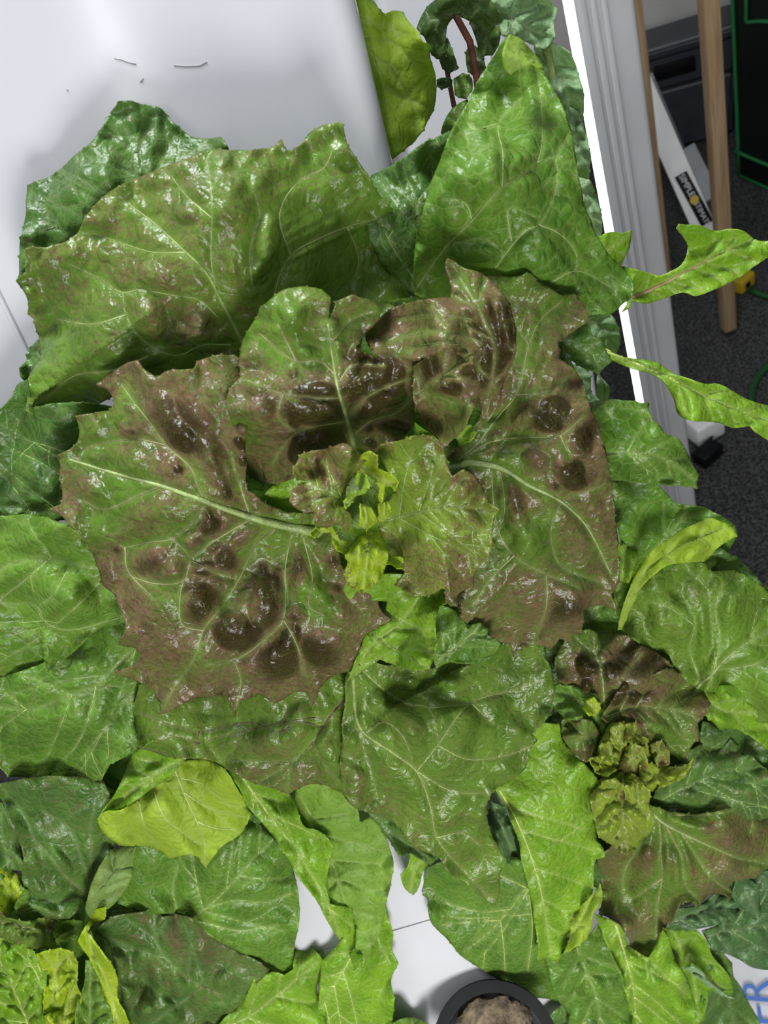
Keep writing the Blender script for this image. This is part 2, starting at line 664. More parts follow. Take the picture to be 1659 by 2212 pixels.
    if red:
        rm = np.where(rm > 0.42, 0.42 + (rm - 0.42) * 0.55, rm)
        rm = rm + (blred * 0.75) * bm * min(1.0, red * 1.6) * np.clip(rm * 2.2, 0, 1)
    ym = yellow + ymar * np.exp(-db / 22) + 0.10 * np.exp(-dr / (0.06 * size)) * (1 - s)
    lc = np.clip(np.stack([rm, vm, ym, np.ones(len(V))], 1), 0, 1).astype(np.float32)
    # orient faces toward the viewer
    t0 = np.array(tris)
    c0, c1, c2 = co[t0[:, 0]], co[t0[:, 1]], co[t0[:, 2]]
    nn = np.cross(c1 - c0, c2 - c0)
    flip = (nn * (CAMn - c0)).sum(1) < 0
    t0[flip] = t0[flip][:, ::-1]
    if under:
        t0 = t0[:, ::-1]          # we look at the back of the blade
    par = parent if parent is not None else plant
    org = world_org(par)
    o = mesh_obj(name, co, [tuple(int(i) for i in f) for f in t0], [LM[mat], LM[mat + '_u']], par, origin=org)
    me = o.data
    ca = me.attributes.new('lc', 'FLOAT_COLOR', 'POINT')
    ca.data.foreach_set('color', lc.ravel())
    md = o.modifiers.new('thickness', 'SOLIDIFY')
    md.thickness = thick
    md.offset = -1.0
    md.material_offset = 1
    md.material_offset_rim = 0
    if label:
        o['label'] = label
    # raised ribs
    sgn = 1.0
    vpar = parent if parent is not None else o

    def rib_tube(line, w0, w1, k=0.35):
        line = line[in_poly(line, B)] if len(line) > 3 else line
        if len(line) < 3:
            return [], []
        zz = relief(line)[0]
        n_ = len(line)
        rad = (w1 + (w0 - w1) * (1 - np.linspace(0, 1, n_)) ** 2.0) * 0.5 * pm
        pts = face_np(line, zz + rad * k + (thick if under else 0.0))
        return tube_data([Vector(p) for p in pts], rad, 6)

    if ribw:
        vs, fs_ = rib_tube(Rb, ribw, ribw * 0.22)
        if vs:
            mesh_obj('midrib', vs, fs_, RIB[ribmat], vpar, origin=org)
    if veinw and veins:
        AV, AF = [], []
        for ln, wt in veins:
            vs, fs_ = rib_tube(ln, veinw * (0.5 + 0.6 * wt), veinw * 0.40, 0.35)
            b0 = len(AV)
            AV += vs
            AF += [tuple(i + b0 for i in f) for f in fs_]
        if AV:
            vo_ = mesh_obj('veins', AV, AF, RIB[veinmat or {'pale': 'vbrown' if mat == 'red' else 'vgreen', 'green': 'vgreen'}.get(ribmat, ribmat)], vpar, origin=org)
            vo_['kind'] = 'stuff'
    for fd in fold:
        leaf(plant, parent=o, name='folded_edge', under=True, **fd)
    return o

# ------------------------------------------------------------------ room
def carpet_mat():
    k = NT('carpet')
    co = k.n('ShaderNodeTexCoord').outputs['Object']
    f = k.noise(co, 190, 4, 0.75)
    g = k.noise(co, 9, 3)
    c = k.mix(k.ramp(f, 0.40, 0.66), (0.022, 0.022, 0.023), (0.165, 0.160, 0.155))
    c = k.mix(k.math('MULTIPLY', g, 0.35), c, (0.06, 0.06, 0.06))
    k.l(c, k.bsdf.inputs['Base Color'])
    k.bsdf.inputs['Roughness'].default_value = 0.95
    k.bsdf.inputs['Specular IOR Level'].default_value = 0.1
    k.l(k.bump(f, 0.9, 0.006), k.bsdf.inputs['Normal'])
    return k.m


CARPET = carpet_mat()
WALLP = simple('wall_paint', (0.72, 0.69, 0.66), 0.8, noise_s=3, noise_a=0.05, bump=0.1, bump_s=300)
SKIRT = simple('skirting', (0.05, 0.05, 0.052), 0.6)
PVC = simple('white_pvc', (0.63, 0.63, 0.67), 0.17, noise_s=14, noise_a=0.015, bump=0.02, bump_s=60)
PVC2 = simple('white_pvc_matt', (0.60, 0.60, 0.62), 0.38, noise_s=14, noise_a=0.04)
BLACKP = simple('black_plastic', (0.006, 0.006, 0.007), 0.5, noise_s=60, noise_a=0.3, spec=0.2)
BINP = simple('bin_plastic', (0.050, 0.055, 0.066), 0.38, noise_s=30, noise_a=0.1, bump=0.05)
CABP = simple('cabinet_black', (0.002, 0.0025, 0.0025), 0.5)
GREENP = simple('green_piping', (0.02, 0.20, 0.06), 0.5)
WHITEB = simple('white_card', (0.90, 0.89, 0.87), 0.6, noise_s=20, noise_a=0.04)
GREYB = simple('grey_card', (0.36, 0.37, 0.38), 0.55, noise_s=20, noise_a=0.06)
YEL = simple('yellow_plastic', (0.55, 0.40, 0.02), 0.45)
BLUEINK = simple('blue_ink', (0.08, 0.20, 0.60), 0.6)
BAG = simple('white_bag', (0.74, 0.74, 0.76), 0.7, noise_s=60, noise_a=0.05, bump=0.1, bump_s=500)


def wood_mat():
    k = NT('pine_wood')
    co = k.n('ShaderNodeTexCoord').outputs['Object']
    mp = k.n('ShaderNodeMapping')
    mp.inputs['Scale'].default_value = (1, 1, 0.05)
    k.l(co, mp.inputs['Vector'])
    f = k.noise(mp.outputs[0], 130, 4, 0.6, 1.0)
    c = k.mix(k.ramp(f, 0.35, 0.7), (0.50, 0.35, 0.20), (0.36, 0.22, 0.11))
    k.l(c, k.bsdf.inputs['Base Color'])
    k.bsdf.inputs['Roughness'].default_value = 0.6
    return k.m


WOOD = wood_mat()


def slab(name, lo, hi, mat, kind='structure', parent=None):
    lo, hi = Vector(lo), Vector(hi)
    c = (lo + hi) / 2
    d = (hi - lo) / 2
    o = box_obj(name, c, Vector((d.x, 0, 0)), Vector((0, d.y, 0)), Vector((0, 0, d.z)), mat, parent)
    if kind:
        o['kind'] = kind
    return o


slab('floor', (-4.0, -2.5, -0.05), (6.0, 7.0, 0.0), CARPET)
# back wall: its foot lies just behind the bin
def frame_of(p, q):
    ux = (q - p); ux.z = 0; ux.normalize()
    uy = Vector((-ux.y, ux.x, 0))
    if uy.dot(p) < 0:
        uy = -uy
    return ux, uy


bx, by = frame_of(on_floor(1388, 88, 0.42), on_floor(1500, 54, 0.42))
bb = on_floor(1474, 326)
wc = bb + by * 0.20
box_obj('wall_back', wc + by * 0.05 + Vector((0, 0, 1.25)), bx * 5.0, by * 0.05, Vector((0, 0, 1.25)), WALLP)['kind'] = 'structure'
box_obj('baseboard_back', wc - by * 0.006 + Vector((0, 0, 0.045)), bx * 5.0, by * 0.006, Vector((0, 0, 0.045)), SKIRT)['kind'] = 'structure'

# ------------------------------------------------------------------ grow towers


def rounded_profile(w, d, r, seg=6):
    pts = []
    for cx, cy, a0 in ((w / 2 - r, -r, 0), (-w / 2 + r, -r, 90), (-w / 2 + r, -d + r, 180), (w / 2 - r, -d + r, 270)):
        for i in range(seg + 1):
            a = math.radians(a0 + 90 * i / seg)
            pts.append((cx + r * math.cos(a), cy + r * math.sin(a)))
    return pts


def section(name, c, s0, s1, w, d, r, mat, parent):
    """length of square tube; c lies on the middle of its front face"""
    prof = rounded_profile(w, d, r)
    vs, fs = [], []
    n = len(prof)
    for s in (s0, s1):
        for (u, v) in prof:
            vs.append(c + Tdir * s + Twid * u + Tnor * v)
    for i in range(n):
        j = (i + 1) % n
        fs.append((i, j, n + j, n + i))
    fs.append(tuple(range(n))[::-1])
    fs.append(tuple(range(n, 2 * n)))
    o = mesh_obj(name, vs, fs, mat, parent, origin=world_org(parent))
    bm = bmesh.new(); bm.from_mesh(o.data)
    bmesh.ops.recalc_face_normals(bm, faces=bm.faces)
    bm.to_mesh(o.data); bm.free()
    o.data.polygons.foreach_set('use_smooth', [True] * len(o.data.polygons))
    o.data.set_sharp_from_angle(angle=math.radians(50))
    return o


def floor_s(c, d):
    """distance along the tower at which its lowest corner reaches the floor"""
    low = min((c + Tnor * a).z for a in (0, -d))
    return low / -Tdir.z


uR = (face(808, 180) - P0).dot(Twid) + 0.0015
uL = (face(-230, 730) - P0).dot(Twid)
TWD = uR - uL
TDP = 0.115
TC = P0 + Twid * (uR + uL) / 2
s_seam = (face(670, 2062) - TC).dot(Tdir)
tow = empty('grow_tower', TC + Tdir * (floor_s(TC, TDP) - 0.01))
tag(tow, 'glossy white plastic grow tower carrying the large red-green lettuce', 'grow tower')
section('tower_section', TC, -0.36, s_seam - 0.0006, TWD, TDP, 0.010, PVC, tow)
section('tower_section', TC, s_seam + 0.0006, floor_s(TC, TDP) - 0.012, TWD, TDP, 0.010, PVC, tow)
# moulded bead near the left corner of the front face
bead = [face(0, 640) + Tdir * s for s in np.linspace(-0.3, 0.10, 12)]
tube('moulded_bead', bead, 0.0011, PVC, tow, 8)
SCUFF = simple('scuff_grey', (0.38, 0.38, 0.40), 0.6)
for pts in (((247, 126), (262, 129), (280, 136), (294, 139)), ((375, 141), (402, 143), (430, 142), (447, 134)),
            ((303, 178), (307, 172), (309, 168)), ((143, 193), (145, 195), (147, 194))):
    tube('scuff_mark', [face(x, y, 0.00002) for x, y in pts], 0.00022, SCUFF, tow, 5)


def back_tower(px, py, h, w, d, label):
    c = face(px, py, h)
    e = empty('grow_tower', c + Tdir * (floor_s(c, d) - 0.01))
    tag(e, label, 'grow tower')
    section('tower_section', c, -0.5, floor_s(c, d) - 0.012, w, d, 0.008, PVC2, e)
    b = [c + Twid * (w * 0.30) + Tdir * s for s in np.linspace(-0.45, 0.4, 8)]
    tube('moulded_bead', b, 0.0018, PVC2, e, 8)
    return e


back_tower(975, 120, -0.30, 0.085, 0.07, 'dimmer white grow tower behind the drooping dark chard leaves')
back_tower(1128, 180, -0.70, 0.085, 0.07, 'white grow tower behind the pale crinkled chard, farthest from the big lettuce')

# ------------------------------------------------------------------ upright lamp post
EMIT = NT('led_diffuser')
EMIT.bsdf.inputs['Emission Color'].default_value = (0.97, 1.0, 0.98, 1)
EMIT.bsdf.inputs['Emission Strength'].default_value = 4.5
EMIT.bsdf.inputs['Base Color'].default_value = (0.9, 0.9, 0.9, 1)
HOUS = simple('lamp_housing', (0.50, 0.50, 0.51), 0.32, noise_s=20, noise_a=0.03)
pc = at(1345, 300, 0.66)
vh = Vector((pc.x, pc.y, 0)).normalized()                 # horizontal away from the viewer
side = Vector((vh.y, -vh.x, 0))                           # to the viewer's right
ang = math.radians(6.5)
fx = (side * math.cos(ang) + vh * math.sin(ang)).normalized()   # along the front face
fy = Vector((-fx.y, fx.x, 0))
if fy.dot(vh) < 0:
    fy = -fy
PWD, PDP = 0.042, 0.032
post = empty('grow_light', Vector((pc.x, pc.y, 0.0)))
tag(post, 'upright grey-white lamp post with a glowing LED strip down one edge', 'grow light')
zt = 2.05
pbase = Vector((pc.x, pc.y, zt / 2 + 0.002))
box_obj('housing', pbase, fx * (PWD / 2), fy * (PDP / 2), Vector((0, 0, zt / 2)), HOUS, post, 0.004, 3)
box_obj('diffuser', pbase - fx * (PWD / 2 + 0.0028), fx * 0.003, fy * (PDP / 2 - 0.004), Vector((0, 0, zt / 2 - 0.01)), EMIT.m, post, 0.0015, 2)
for u, wv_ in ((-0.42, 0.004), (-0.20, 0.0022), (-0.02, 0.0022)):
    box_obj('rib', pbase + fx * (PWD * u) - fy * (PDP / 2 + 0.0012), fx * wv_, fy * 0.002, Vector((0, 0, zt / 2 - 0.01)), HOUS, post, 0.0008, 2)

# ------------------------------------------------------------------ things on the carpet behind
# pine easel: two legs
def leg(name_label, top_px, foot_px, wid, dep, z_top=1.9):
    f = on_floor(*foot_px)
    r = ray(*top_px)
    # top point: on the ray above the foot, closest to a plumb line
    k = (Vector((f.x, f.y, 0)).dot(Vector((r.x, r.y, 0)))) / (r.x**2 + r.y**2)
    t = CAMP + r * k
    ax = (t - f).normalized()
    t = f + ax * ((z_top) / max(ax.z, 0.3))
    e = empty('timber_post', f)
    tag(e, name_label, 'timber post')
    v = Vector((f.x, f.y, 0)).normalized()
    s_ = Vector((v.y, -v.x, 0))
    a_ = (s_ * 0.90 + v * 0.42).normalized()
    a_ = (a_ - ax * a_.dot(ax)).normalized()
    b_ = ax.cross(a_).normalized()
    box_obj('shaft', (f + t) / 2 + ax * 0.02, a_ * wid / 2, b_ * dep / 2, ax * (t - f).length / 2, WOOD, e, 0.0025, 2)
    return e


leg('square pine post standing on the grey carpet beside the black cabinet', (1530, 0), (1574, 722), 0.030, 0.030)
leg('thin pine batten standing close behind the lamp post', (1376, 0), (1447, 640), 0.016, 0.016)

# waste bin
binr = empty('storage_bin', bb + by * 0.08)
tag(binr, 'dark grey plastic storage bin with a rimmed lid by the wall', 'bin')
BW, BD, BH = 0.34, 0.15, 0.325


def frustum(name, c, z0, z1, w0, d0, w1, d1, mat, parent, bev=0.012):
    bm = bmesh.new()
    vs = []
    for z, w, d in ((z0, w0, d0), (z1, w1, d1)):
        for i, j in ((-1, -1), (1, -1), (1, 1), (-1, 1)):
            vs.append(bm.verts.new(bx * (i * w / 2) + by * (j * d / 2) + Vector((0, 0, z))))
    for f in ((3, 2, 1, 0), (4, 5, 6, 7), (0, 1, 5, 4), (1, 2, 6, 5), (2, 3, 7, 6), (3, 0, 4, 7)):
        bm.faces.new([vs[i] for i in f])
    bmesh.ops.bevel(bm, geom=list(bm.edges), offset=bev, segments=3, affect='EDGES')
    me = bpy.data.meshes.new(name); bm.to_mesh(me); bm.free()
    me.materials.append(mat)
    me.polygons.foreach_set('use_smooth', [True] * len(me.polygons))
    me.set_sharp_from_angle(angle=math.radians(35))
    o = bpy.data.objects.new(name, me); COL.objects.link(o); o.parent = parent
    o.location = Vector(c) - world_org(parent)
    return o


bc = binr.location.copy()
frustum('body', bc, 0.004, BH * 0.62, BW * 0.86, BD * 0.86, BW * 0.95, BD * 0.95, BINP, binr)
frustum('upper_body', bc, BH * 0.622, BH * 0.93, BW * 0.965, BD * 0.965, BW, BD, BINP, binr)
frustum('rim', bc, BH * 0.925, BH, BW * 1.06, BD * 1.06, BW * 1.08, BD * 1.08, BINP, binr, 0.006)
frustum('lid', bc, BH * 1.0, BH * 1.03, BW * 1.0, BD * 1.0, BW * 0.95, BD * 0.9, BINP, binr, 0.004)
box_obj('handle_recess', bc - by * (BD * 0.495) + bx * 0.0 + Vector((0, 0, BH * 0.80)), bx * 0.058, by * 0.006, Vector((0, 0, 0.022)), BLACKP, binr, 0.005)

# black cabinet with green piping
q0 = on_floor(1590, 386)
cdir = (on_floor(1659, 418) - q0); cdir.z = 0; cdir.normalize()
cper = Vector((-cdir.y, cdir.x, 0))
if cper.x < 0:
    cper = -cper
cab = empty('cabinet', q0 + cdir * 0.35 + cper * 0.26)
tag(cab, 'black cabinet edged with bright green piping on the carpet', 'cabinet')
box_obj('body', q0 + cdir * 0.35 + cper * 0.26 + Vector((0, 0, 0.722)), cdir * 0.35, cper * 0.25, Vector((0, 0, 0.72)), CABP, cab, 0.01)
fr_ = q0 + cper * 0.008


def cabp(u, z):
    return q0 + cdir * u + cper * 0.008 + Vector((0, 0, z))


tube('piping', [cabp(0.004, z) for z in np.linspace(0.01, 1.4, 14)], 0.005, GREENP, cab, 8)
tube('piping', [cabp(u, 0.008) for u in np.linspace(0.0, 0.7, 6)], 0.004, GREENP, cab, 8)
def cab_hit(x, y):
    r = ray(x, y)
    n_ = cper
    return CAMP + r * ((q0 + cper * 0.008 - CAMP).dot(n_) / r.dot(n_))
tube('piping', [cab_hit(*p) for p in ((1588, 326), (1605, 334), (1630, 345), (1659, 357), (1700, 372))], 0.005, GREENP, cab, 8)
tube('piping', [cab_hit(*p) for p in ((1612, -60), (1612, 20), (1611, 44), (1614, 48), (1640, 46), (1700, 48))], 0.0045, GREENP, cab, 8)

# cartons leaning between the lamp post and the pine post
def text_mesh(name, txt, size, o, dx, dy, mat, parent=None, ext=0.0004):
    cu = bpy.data.curves.new(name, 'FONT')
    cu.body = txt
    cu.size = size
    cu.align_x = 'CENTER'
    cu.align_y = 'CENTER'
    cu.extrude = ext
    ob = bpy.data.objects.new(name, cu)
    COL.objects.link(ob)
    dg = bpy.context.evaluated_depsgraph_get()
    me = bpy.data.meshes.new_from_object(ob.evaluated_get(dg))
    bpy.data.objects.remove(ob)
    z = dx.cross(dy)
    M = Matrix((dx, dy, z)).transposed().to_4x4()
    me.transform(M)
    me.materials.clear()
    me.materials.append(mat)
    mo = bpy.data.objects.new(name, me)
    COL.objects.link(mo)
    if parent is not None:
        mo.parent = parent
        mo.location = Vector(o) - world_org(parent)
    else:
        mo.location = o
    return mo


def carton(label, a_px, b_px, foot_px, wid, thk, mat, ha=0.62, name='carton'):
    """long slim carton: lower end near b_px on the floor plane, upper end at a_px"""
    lo_ = on_floor(*b_px, z=0.02)
    k = 1.0
    r = ray(*a_px)
    hi_ = CAMP + r * ((ha - CAM_H) / r.z)
    ax = (hi_ - lo_).normalized()
    mid_ = (hi_ + lo_) / 2
    vw = (mid_ - CAMP).normalized()
    wx = ax.cross(vw).normalized()
    nz = wx.cross(ax).normalized()
    if nz.dot(vw) > 0:
        nz = -nz
    e = empty(name, lo_)
    tag(e, label, 'carton')
    box_obj('body', mid_ - nz * thk / 2, ax * (hi_ - lo_).length / 2, wx * wid / 2, nz * thk / 2, mat, e, 0.003)
    return e, lo_, hi_, ax, wx, nz


e, lo_, hi_, ax, wx, nz = carton('white slim carton with a black lettered label leaning on the pine post', (1378, 168), (1533, 520), None, 0.058, 0.05, WHITEB, 0.42)
if wx.dot(RC @ Vector((1, 0, 0))) < 0:
    wx = -wx
# label panel
L = (hi_ - lo_).length


def on_carton(x, y, off):
    r = ray(x, y)
    return CAMP + r * (((lo_ + nz * off) - CAMP).dot(nz) / r.dot(nz))


la, lb = on_carton(1470, 376, 0.001), on_carton(1528, 483, 0.001)
lc_ = (la + lb) / 2
dn = (lb - la).normalized()
lab = box_obj('label_panel', lc_, dn * ((lb - la).length / 2), wx * 0.0165, nz * 0.0012, BLACKP, e, 0.0008)
tdx = dn
tdy = nz.cross(tdx).normalized()
LL = (lb - la).length
WTXT = simple('label_white', (0.75, 0.75, 0.75), 0.6)
text_mesh('lettering', 'SIMPLES', 0.0215, lc_ - dn * LL * 0.24 + nz * 0.0016, tdx, tdy, WTXT, e)
text_mesh('lettering', 'ESTIMATE', 0.0190, lc_ + dn * LL * 0.27 + nz * 0.0016, tdx, tdy, WTXT, e)
em = [lc_ - dn * LL * -0.015 + nz * 0.0016 + (tdx * math.cos(a) + tdy * math.sin(a)) * 0.0115 for a in np.linspace(0, 2 * math.pi, 16, endpoint=False)]
em = em + [p + nz * 0.0012 for p in em]
mesh_obj('emblem', em, [tuple(range(16, 32))] + [(i, (i + 1) % 16, 16 + (i + 1) % 16, 16 + i) for i in range(16)], YEL, e, False, world_org(e))
e2 = carton('grey slim carton lying behind the white lettered carton', (1398, 178), (1466, 330), None, 0.045, 0.03, GREYB, 0.30)[0]
e3 = carton('dull grey flat strip of board on the carpet beside the pine post', (1482, 318), (1536, 428), None, 0.05, 0.02, GREYB, 0.10)[0]

# yellow tool, green hose, plug
yt = on_floor(1601, 622)
ye = empty('tape_measure', yt)
tag(ye, 'small yellow tool lying on the carpet beside the pine post', 'tool')
box_obj('case', yt + Vector((0, 0, 0.0225)), Vector((0.026, 0.006, 0)), Vector((-0.006, 0.024, 0)), Vector((0, 0, 0.021)), YEL, ye, 0.008, 3)
bpy_c = yt + Vector((0.0, -0.024, 0.022))
box_obj('button', bpy_c, Vector((0.008, 0.002, 0)), Vector((-0.001, 0.004, 0)), Vector((0, 0, 0.008)), BLACKP, ye, 0.002)
hose1 = [on_floor(*p, z=0.010) for p in ((1622, 627), (1640, 634), (1665, 642), (1700, 646), (1730, 690), (1700, 760), (1659, 790), (1638, 812), (1626, 840), (1625, 880), (1650, 915), (1700, 930))]
hp = catmull([(p.x, p.y) for p in hose1], 0.02, False)
tag(tube('hose', [Vector((p[0], p[1], 0.009)) for p in hp], 0.008, simple('hose_green', (0.010, 0.075, 0.022), 0.5), None, 8, origin=hose1[0]),
    'dark green hose lying in a loop on the carpet', 'hose')
hose2 = [on_floor(*p, z=0.006) for p in ((1432, 520), (1450, 545), (1470, 570), (1500, 590))]
tag(tube('cable', [p for p in hose2], 0.004, simple('cable_green', (0.012, 0.06, 0.03), 0.5), None, 8, origin=hose2[0]),
    'thin green cable on the carpet close behind the lamp post', 'cable')
# plug strip at the foot of the lamp post
ps_ = on_floor(1510, 930, z=0.0)
pe = empty('power_adapter', ps_)
tag(pe, 'white power adapter with a black plug on the carpet beside the lamp post', 'adapter')
box_obj('case', ps_ + Vector((0, 0, 0.032)), Vector((0.035, 0, 0)), Vector((0, 0.05, 0)), Vector((0, 0, 0.03)), WHITEB, pe, 0.008, 3)
pp = on_floor(1530, 992, z=0.0)
box_obj('plug', pp + Vector((0, 0, 0.02)), Vector((0.028, 0.006, 0)), Vector((-0.004, 0.018, 0)), Vector((0, 0, 0.016)), BLACKP, pe, 0.004)
tube('cord', [ps_ + Vector((0.03, 0, 0.02)), (ps_ + pp) / 2 + Vector((0.045, 0.01, 0.02)), pp + Vector((-0.02, 0, 0.02))], 0.004, BLACKP, pe)

# white sack with blue lettering, standing on the carpet under the right-hand lettuce
sx0 = on_floor(1680, 2150, z=0.50)
sk = empty('white_sack', Vector((sx0.x, sx0.y, 0)))
tag(sk, 'white carton with blue capital lettering beneath the right-hand lettuce', 'carton')
cx_ = RC @ Vector((1, 0, 0)); cx_.z = 0; cx_.normalize()
cy_ = Vector((-cx_.y, cx_.x, 0))
box_obj('body', sx0 - Vector((0, 0, 0.252)), cx_ * 0.085, cy_ * 0.09, Vector((0, 0, 0.25)), BAG, sk, 0.006, 2)
tb = on_floor(1641, 2165, z=0.4995)
b1, b2 = on_floor(1645, 2195, z=0.50), on_floor(1637, 2140, z=0.50)
up_ = (b2 - b1).normalized()
text_mesh('lettering', 'ER', 0.034, tb, up_, Vector((0, 0, 1)).cross(up_), BLUEINK, sk, 0.0006)

# ------------------------------------------------------------------ main lettuce
def plant(name, px, py, label, cat='lettuce', group=None, h=0.0):
    e = empty(name, face(px, py, h))
    tag(e, label, cat, group)
    return e


def stem(pl, pts, r0, r1, mat='green'):
    """pts: (x, y, h cm)"""
    P = [face(x, y, h_ * 0.01) for x, y, h_ in pts]
    return tube('stem', P, np.linspace(r0, r1, len(P)), RIB[mat], pl, 10)


ML = plant('lettuce', 780, 1080, 'largest lettuce, broad red-brown and green leaves opening from its yellow-green heart')
stem(ML, [(780, 1090, 0.05), (780, 1085, 1.5), (780, 1080, 3.0), (785, 1075, 4.2)], 0.016, 0.009)

# outer dark leaves
leaf(ML, [(258, 220), (304, 223), (347, 237), (374, 266), (412, 293), (445, 300), (477, 296), (491, 320), (560, 420), (520, 580), (350, 690), (150, 640),
          (41, 602), (39, 564), (46, 505), (57, 450), (57, 399), (108, 380), (163, 336), (217, 282), (239, 244)],
     [(480, 600), (400, 510), (330, 400), (270, 270)], (2.0, 2.6, 1.6), 'deep', nlat=6, teeth=2.5, cup=-0.5, step=6, ribmat='dark', ribw=4, und=1.2,
     laterals=[[(345, 430), (300, 390), (288, 330), (262, 260)], [(225, 430), (180, 390), (130, 370)]])
leaf(ML, [(85, 727), (54, 765), (57, 775), (42, 795), (48, 812), (55, 818), (80, 850), (160, 850), (170, 760)], [(165, 800), (110, 795), (60, 800)], (1.6, 1.8, 1.4), 'deep', nlat=3, ribw=2, ribmat='dark')
leaf(ML, [(802, 379), (858, 352), (916, 309), (970, 284), (1010, 320), (980, 560), (910, 650), (850, 610), (790, 480)],
     [(890, 640), (905, 520), (895, 430), (870, 370)], (1.8, 2.4, 1.8), 'deep', nlat=4, teeth=2, ribmat='green', ribw=4)
# big leaf against the white tower
leaf(ML, [(35, 607), (58, 590), (54, 537), (92, 534), (136, 523), (168, 505), (179, 477), (206, 442), (239, 412), (293, 385), (380, 350), (461, 323), (542, 324), (586, 316),
          (608, 301), (616, 323), (629, 328), (651, 312), (667, 285), (694, 271), (735, 264), (741, 288), (757, 325), (787, 369), (814, 412), (852, 464),
          (868, 505), (895, 548), (894, 597), (879, 613), (885, 640), (850, 690), (760, 740), (640, 800), (540, 800), (470, 810), (360, 820), (260, 850), (243, 858), (169, 892), (70, 896), (55, 886),
          (59, 860), (50, 833), (75, 790), (91, 763), (78, 717), (73, 689), (60, 678), (62, 662), (49, 629)],
     [(535, 760), (505, 700), (475, 645), (450, 595), (385, 530), (330, 480), (262, 430)], (3.6, 5.0, 3.2), 'red', nlat=0, teeth=2.5, step=5, red=0.13, ribw=14, ribmat='green', cup=-0.9,
     laterals=[[(468, 630), (456, 560), (458, 480), (456, 410), (448, 350)], [(590, 720), (592, 640), (628, 552), (690, 515), (750, 490), (845, 465)],
               [(628, 552), (604, 470), (615, 430), (655, 385), (700, 362), (728, 290)], [(475, 690), (430, 648), (375, 638), (298, 626), (265, 632), (215, 602), (150, 570)],
               [(500, 745), (440, 745), (380, 768), (310, 735), (272, 680), (265, 632)], [(272, 680), (200, 700), (120, 690)], [(320, 770), (240, 800), (160, 812), (100, 860)],
               [(750, 490), (775, 560), (760, 620)], [(456, 470), (400, 420), (370, 380)], [(400, 545), (330, 545), (250, 520), (190, 500)], [(545, 620), (540, 540), (560, 460), (540, 390)]],
     blisters=[(578, 522, 26, 56, 8, 1.1, 1), (552, 592, 20, 24, 20, 1, 1), (545, 634, 13, 16), (334, 598, 44, 26, 35, .9, .7), (318, 682, 36, 46, -25, 1.1, 1), (408, 640, 22, 20, 0, .7, .6),
               (425, 732, 56, 30, 15, 1.1, 1), (428, 692, 24, 18, 0, 1, 1), (342, 768, 34, 20, -15, .8, .9), (402, 458, 30, 22, 10, .8, .4), (505, 585, 10, 14), (660, 600, 60, 40, -60, .5, -0.4)],
     redc=[(430, 660, 0.35, 90), (340, 480, 0.22, 120), (160, 600, 0.18, 90), (760, 560, -0.5, 110), (120, 820, -0.3, 70), (700, 420, 0.1, 100)], label='broad leaf lying against the white tower')
# upright right-hand leaf with turned-over tip
leaf(ML, [(1098, 78), (1120, 100), (1155, 138), (1175, 160), (1199, 199), (1222, 241), (1232, 277), (1242, 326), (1252, 391), (1268, 456), (1300, 527), (1337, 573), (1360, 596), (1368, 612),
          (1366, 641), (1343, 658), (1320, 677), (1278, 680), (1230, 700), (1050, 690), (960, 650), (895, 640), (893, 602), (900, 508), (913, 456), (929, 400), (949, 352), (968, 299), (988, 257),
          (1011, 221), (1020, 199), (1040, 163), (1063, 127), (1085, 91)],
     [(880, 650), (955, 545), (1020, 475), (1085, 403), (1160, 350), (1172, 270), (1160, 150)], (2.6, 5.2, 2.6), 'mid', nlat=0, teeth=1.5, step=5, ribw=9, ribmat='green', cup=-0.8, und=0.8,
     laterals=[[(1085, 403), (1086, 330), (1077, 268), (1125, 212)], [(1066, 583), (1137, 498), (1164, 485), (1193, 433), (1204, 375), (1202, 338), (1230, 290)], [(985, 524), (1053, 518), (1072, 534)],
               [(1020, 475), (1006, 440), (960, 430)], [(1164, 485), (1210, 506), (1245, 550), (1240, 600)], [(1160, 350), (1200, 338)], [(1077, 268), (1018, 277), (1015, 225)], [(1105, 520), (1100, 450), (1160, 470)],
               [(1190, 610), (1245, 585), (1320, 620)]],
     blisters=[(1035, 555, 44, 24, 0, 1, 0), (1185, 580, 60, 30, 20, .7, 0), (1060, 385, 30, 90, 12, .9, 0), (970, 480, 26, 44, 15, .8, 0), (1130, 550, 60, 35, -30, .5, 0), (1150, 300, 34, 60, 10, .5, 0)],
     shape=[(1060, 360, 0.8, 70), (1330, 640, -0.8, 60)],
     fold=[dict(outline=[(1098, 77), (1118, 84), (1151, 111), (1167, 137), (1176, 162), (1160, 148), (1150, 141), (1118, 151), (1103, 163), (1090, 148), (1085, 110)], rib=[(1100, 160), (1120, 110), (1135, 98)],
                h=(4.1, 4.4, 3.5), mat='fresh', nlat=2, ribw=0, veinw=0, teeth=1, step=5, ruffle=0.2, pillow=0.3, und=0.3, yellow=0.3)])
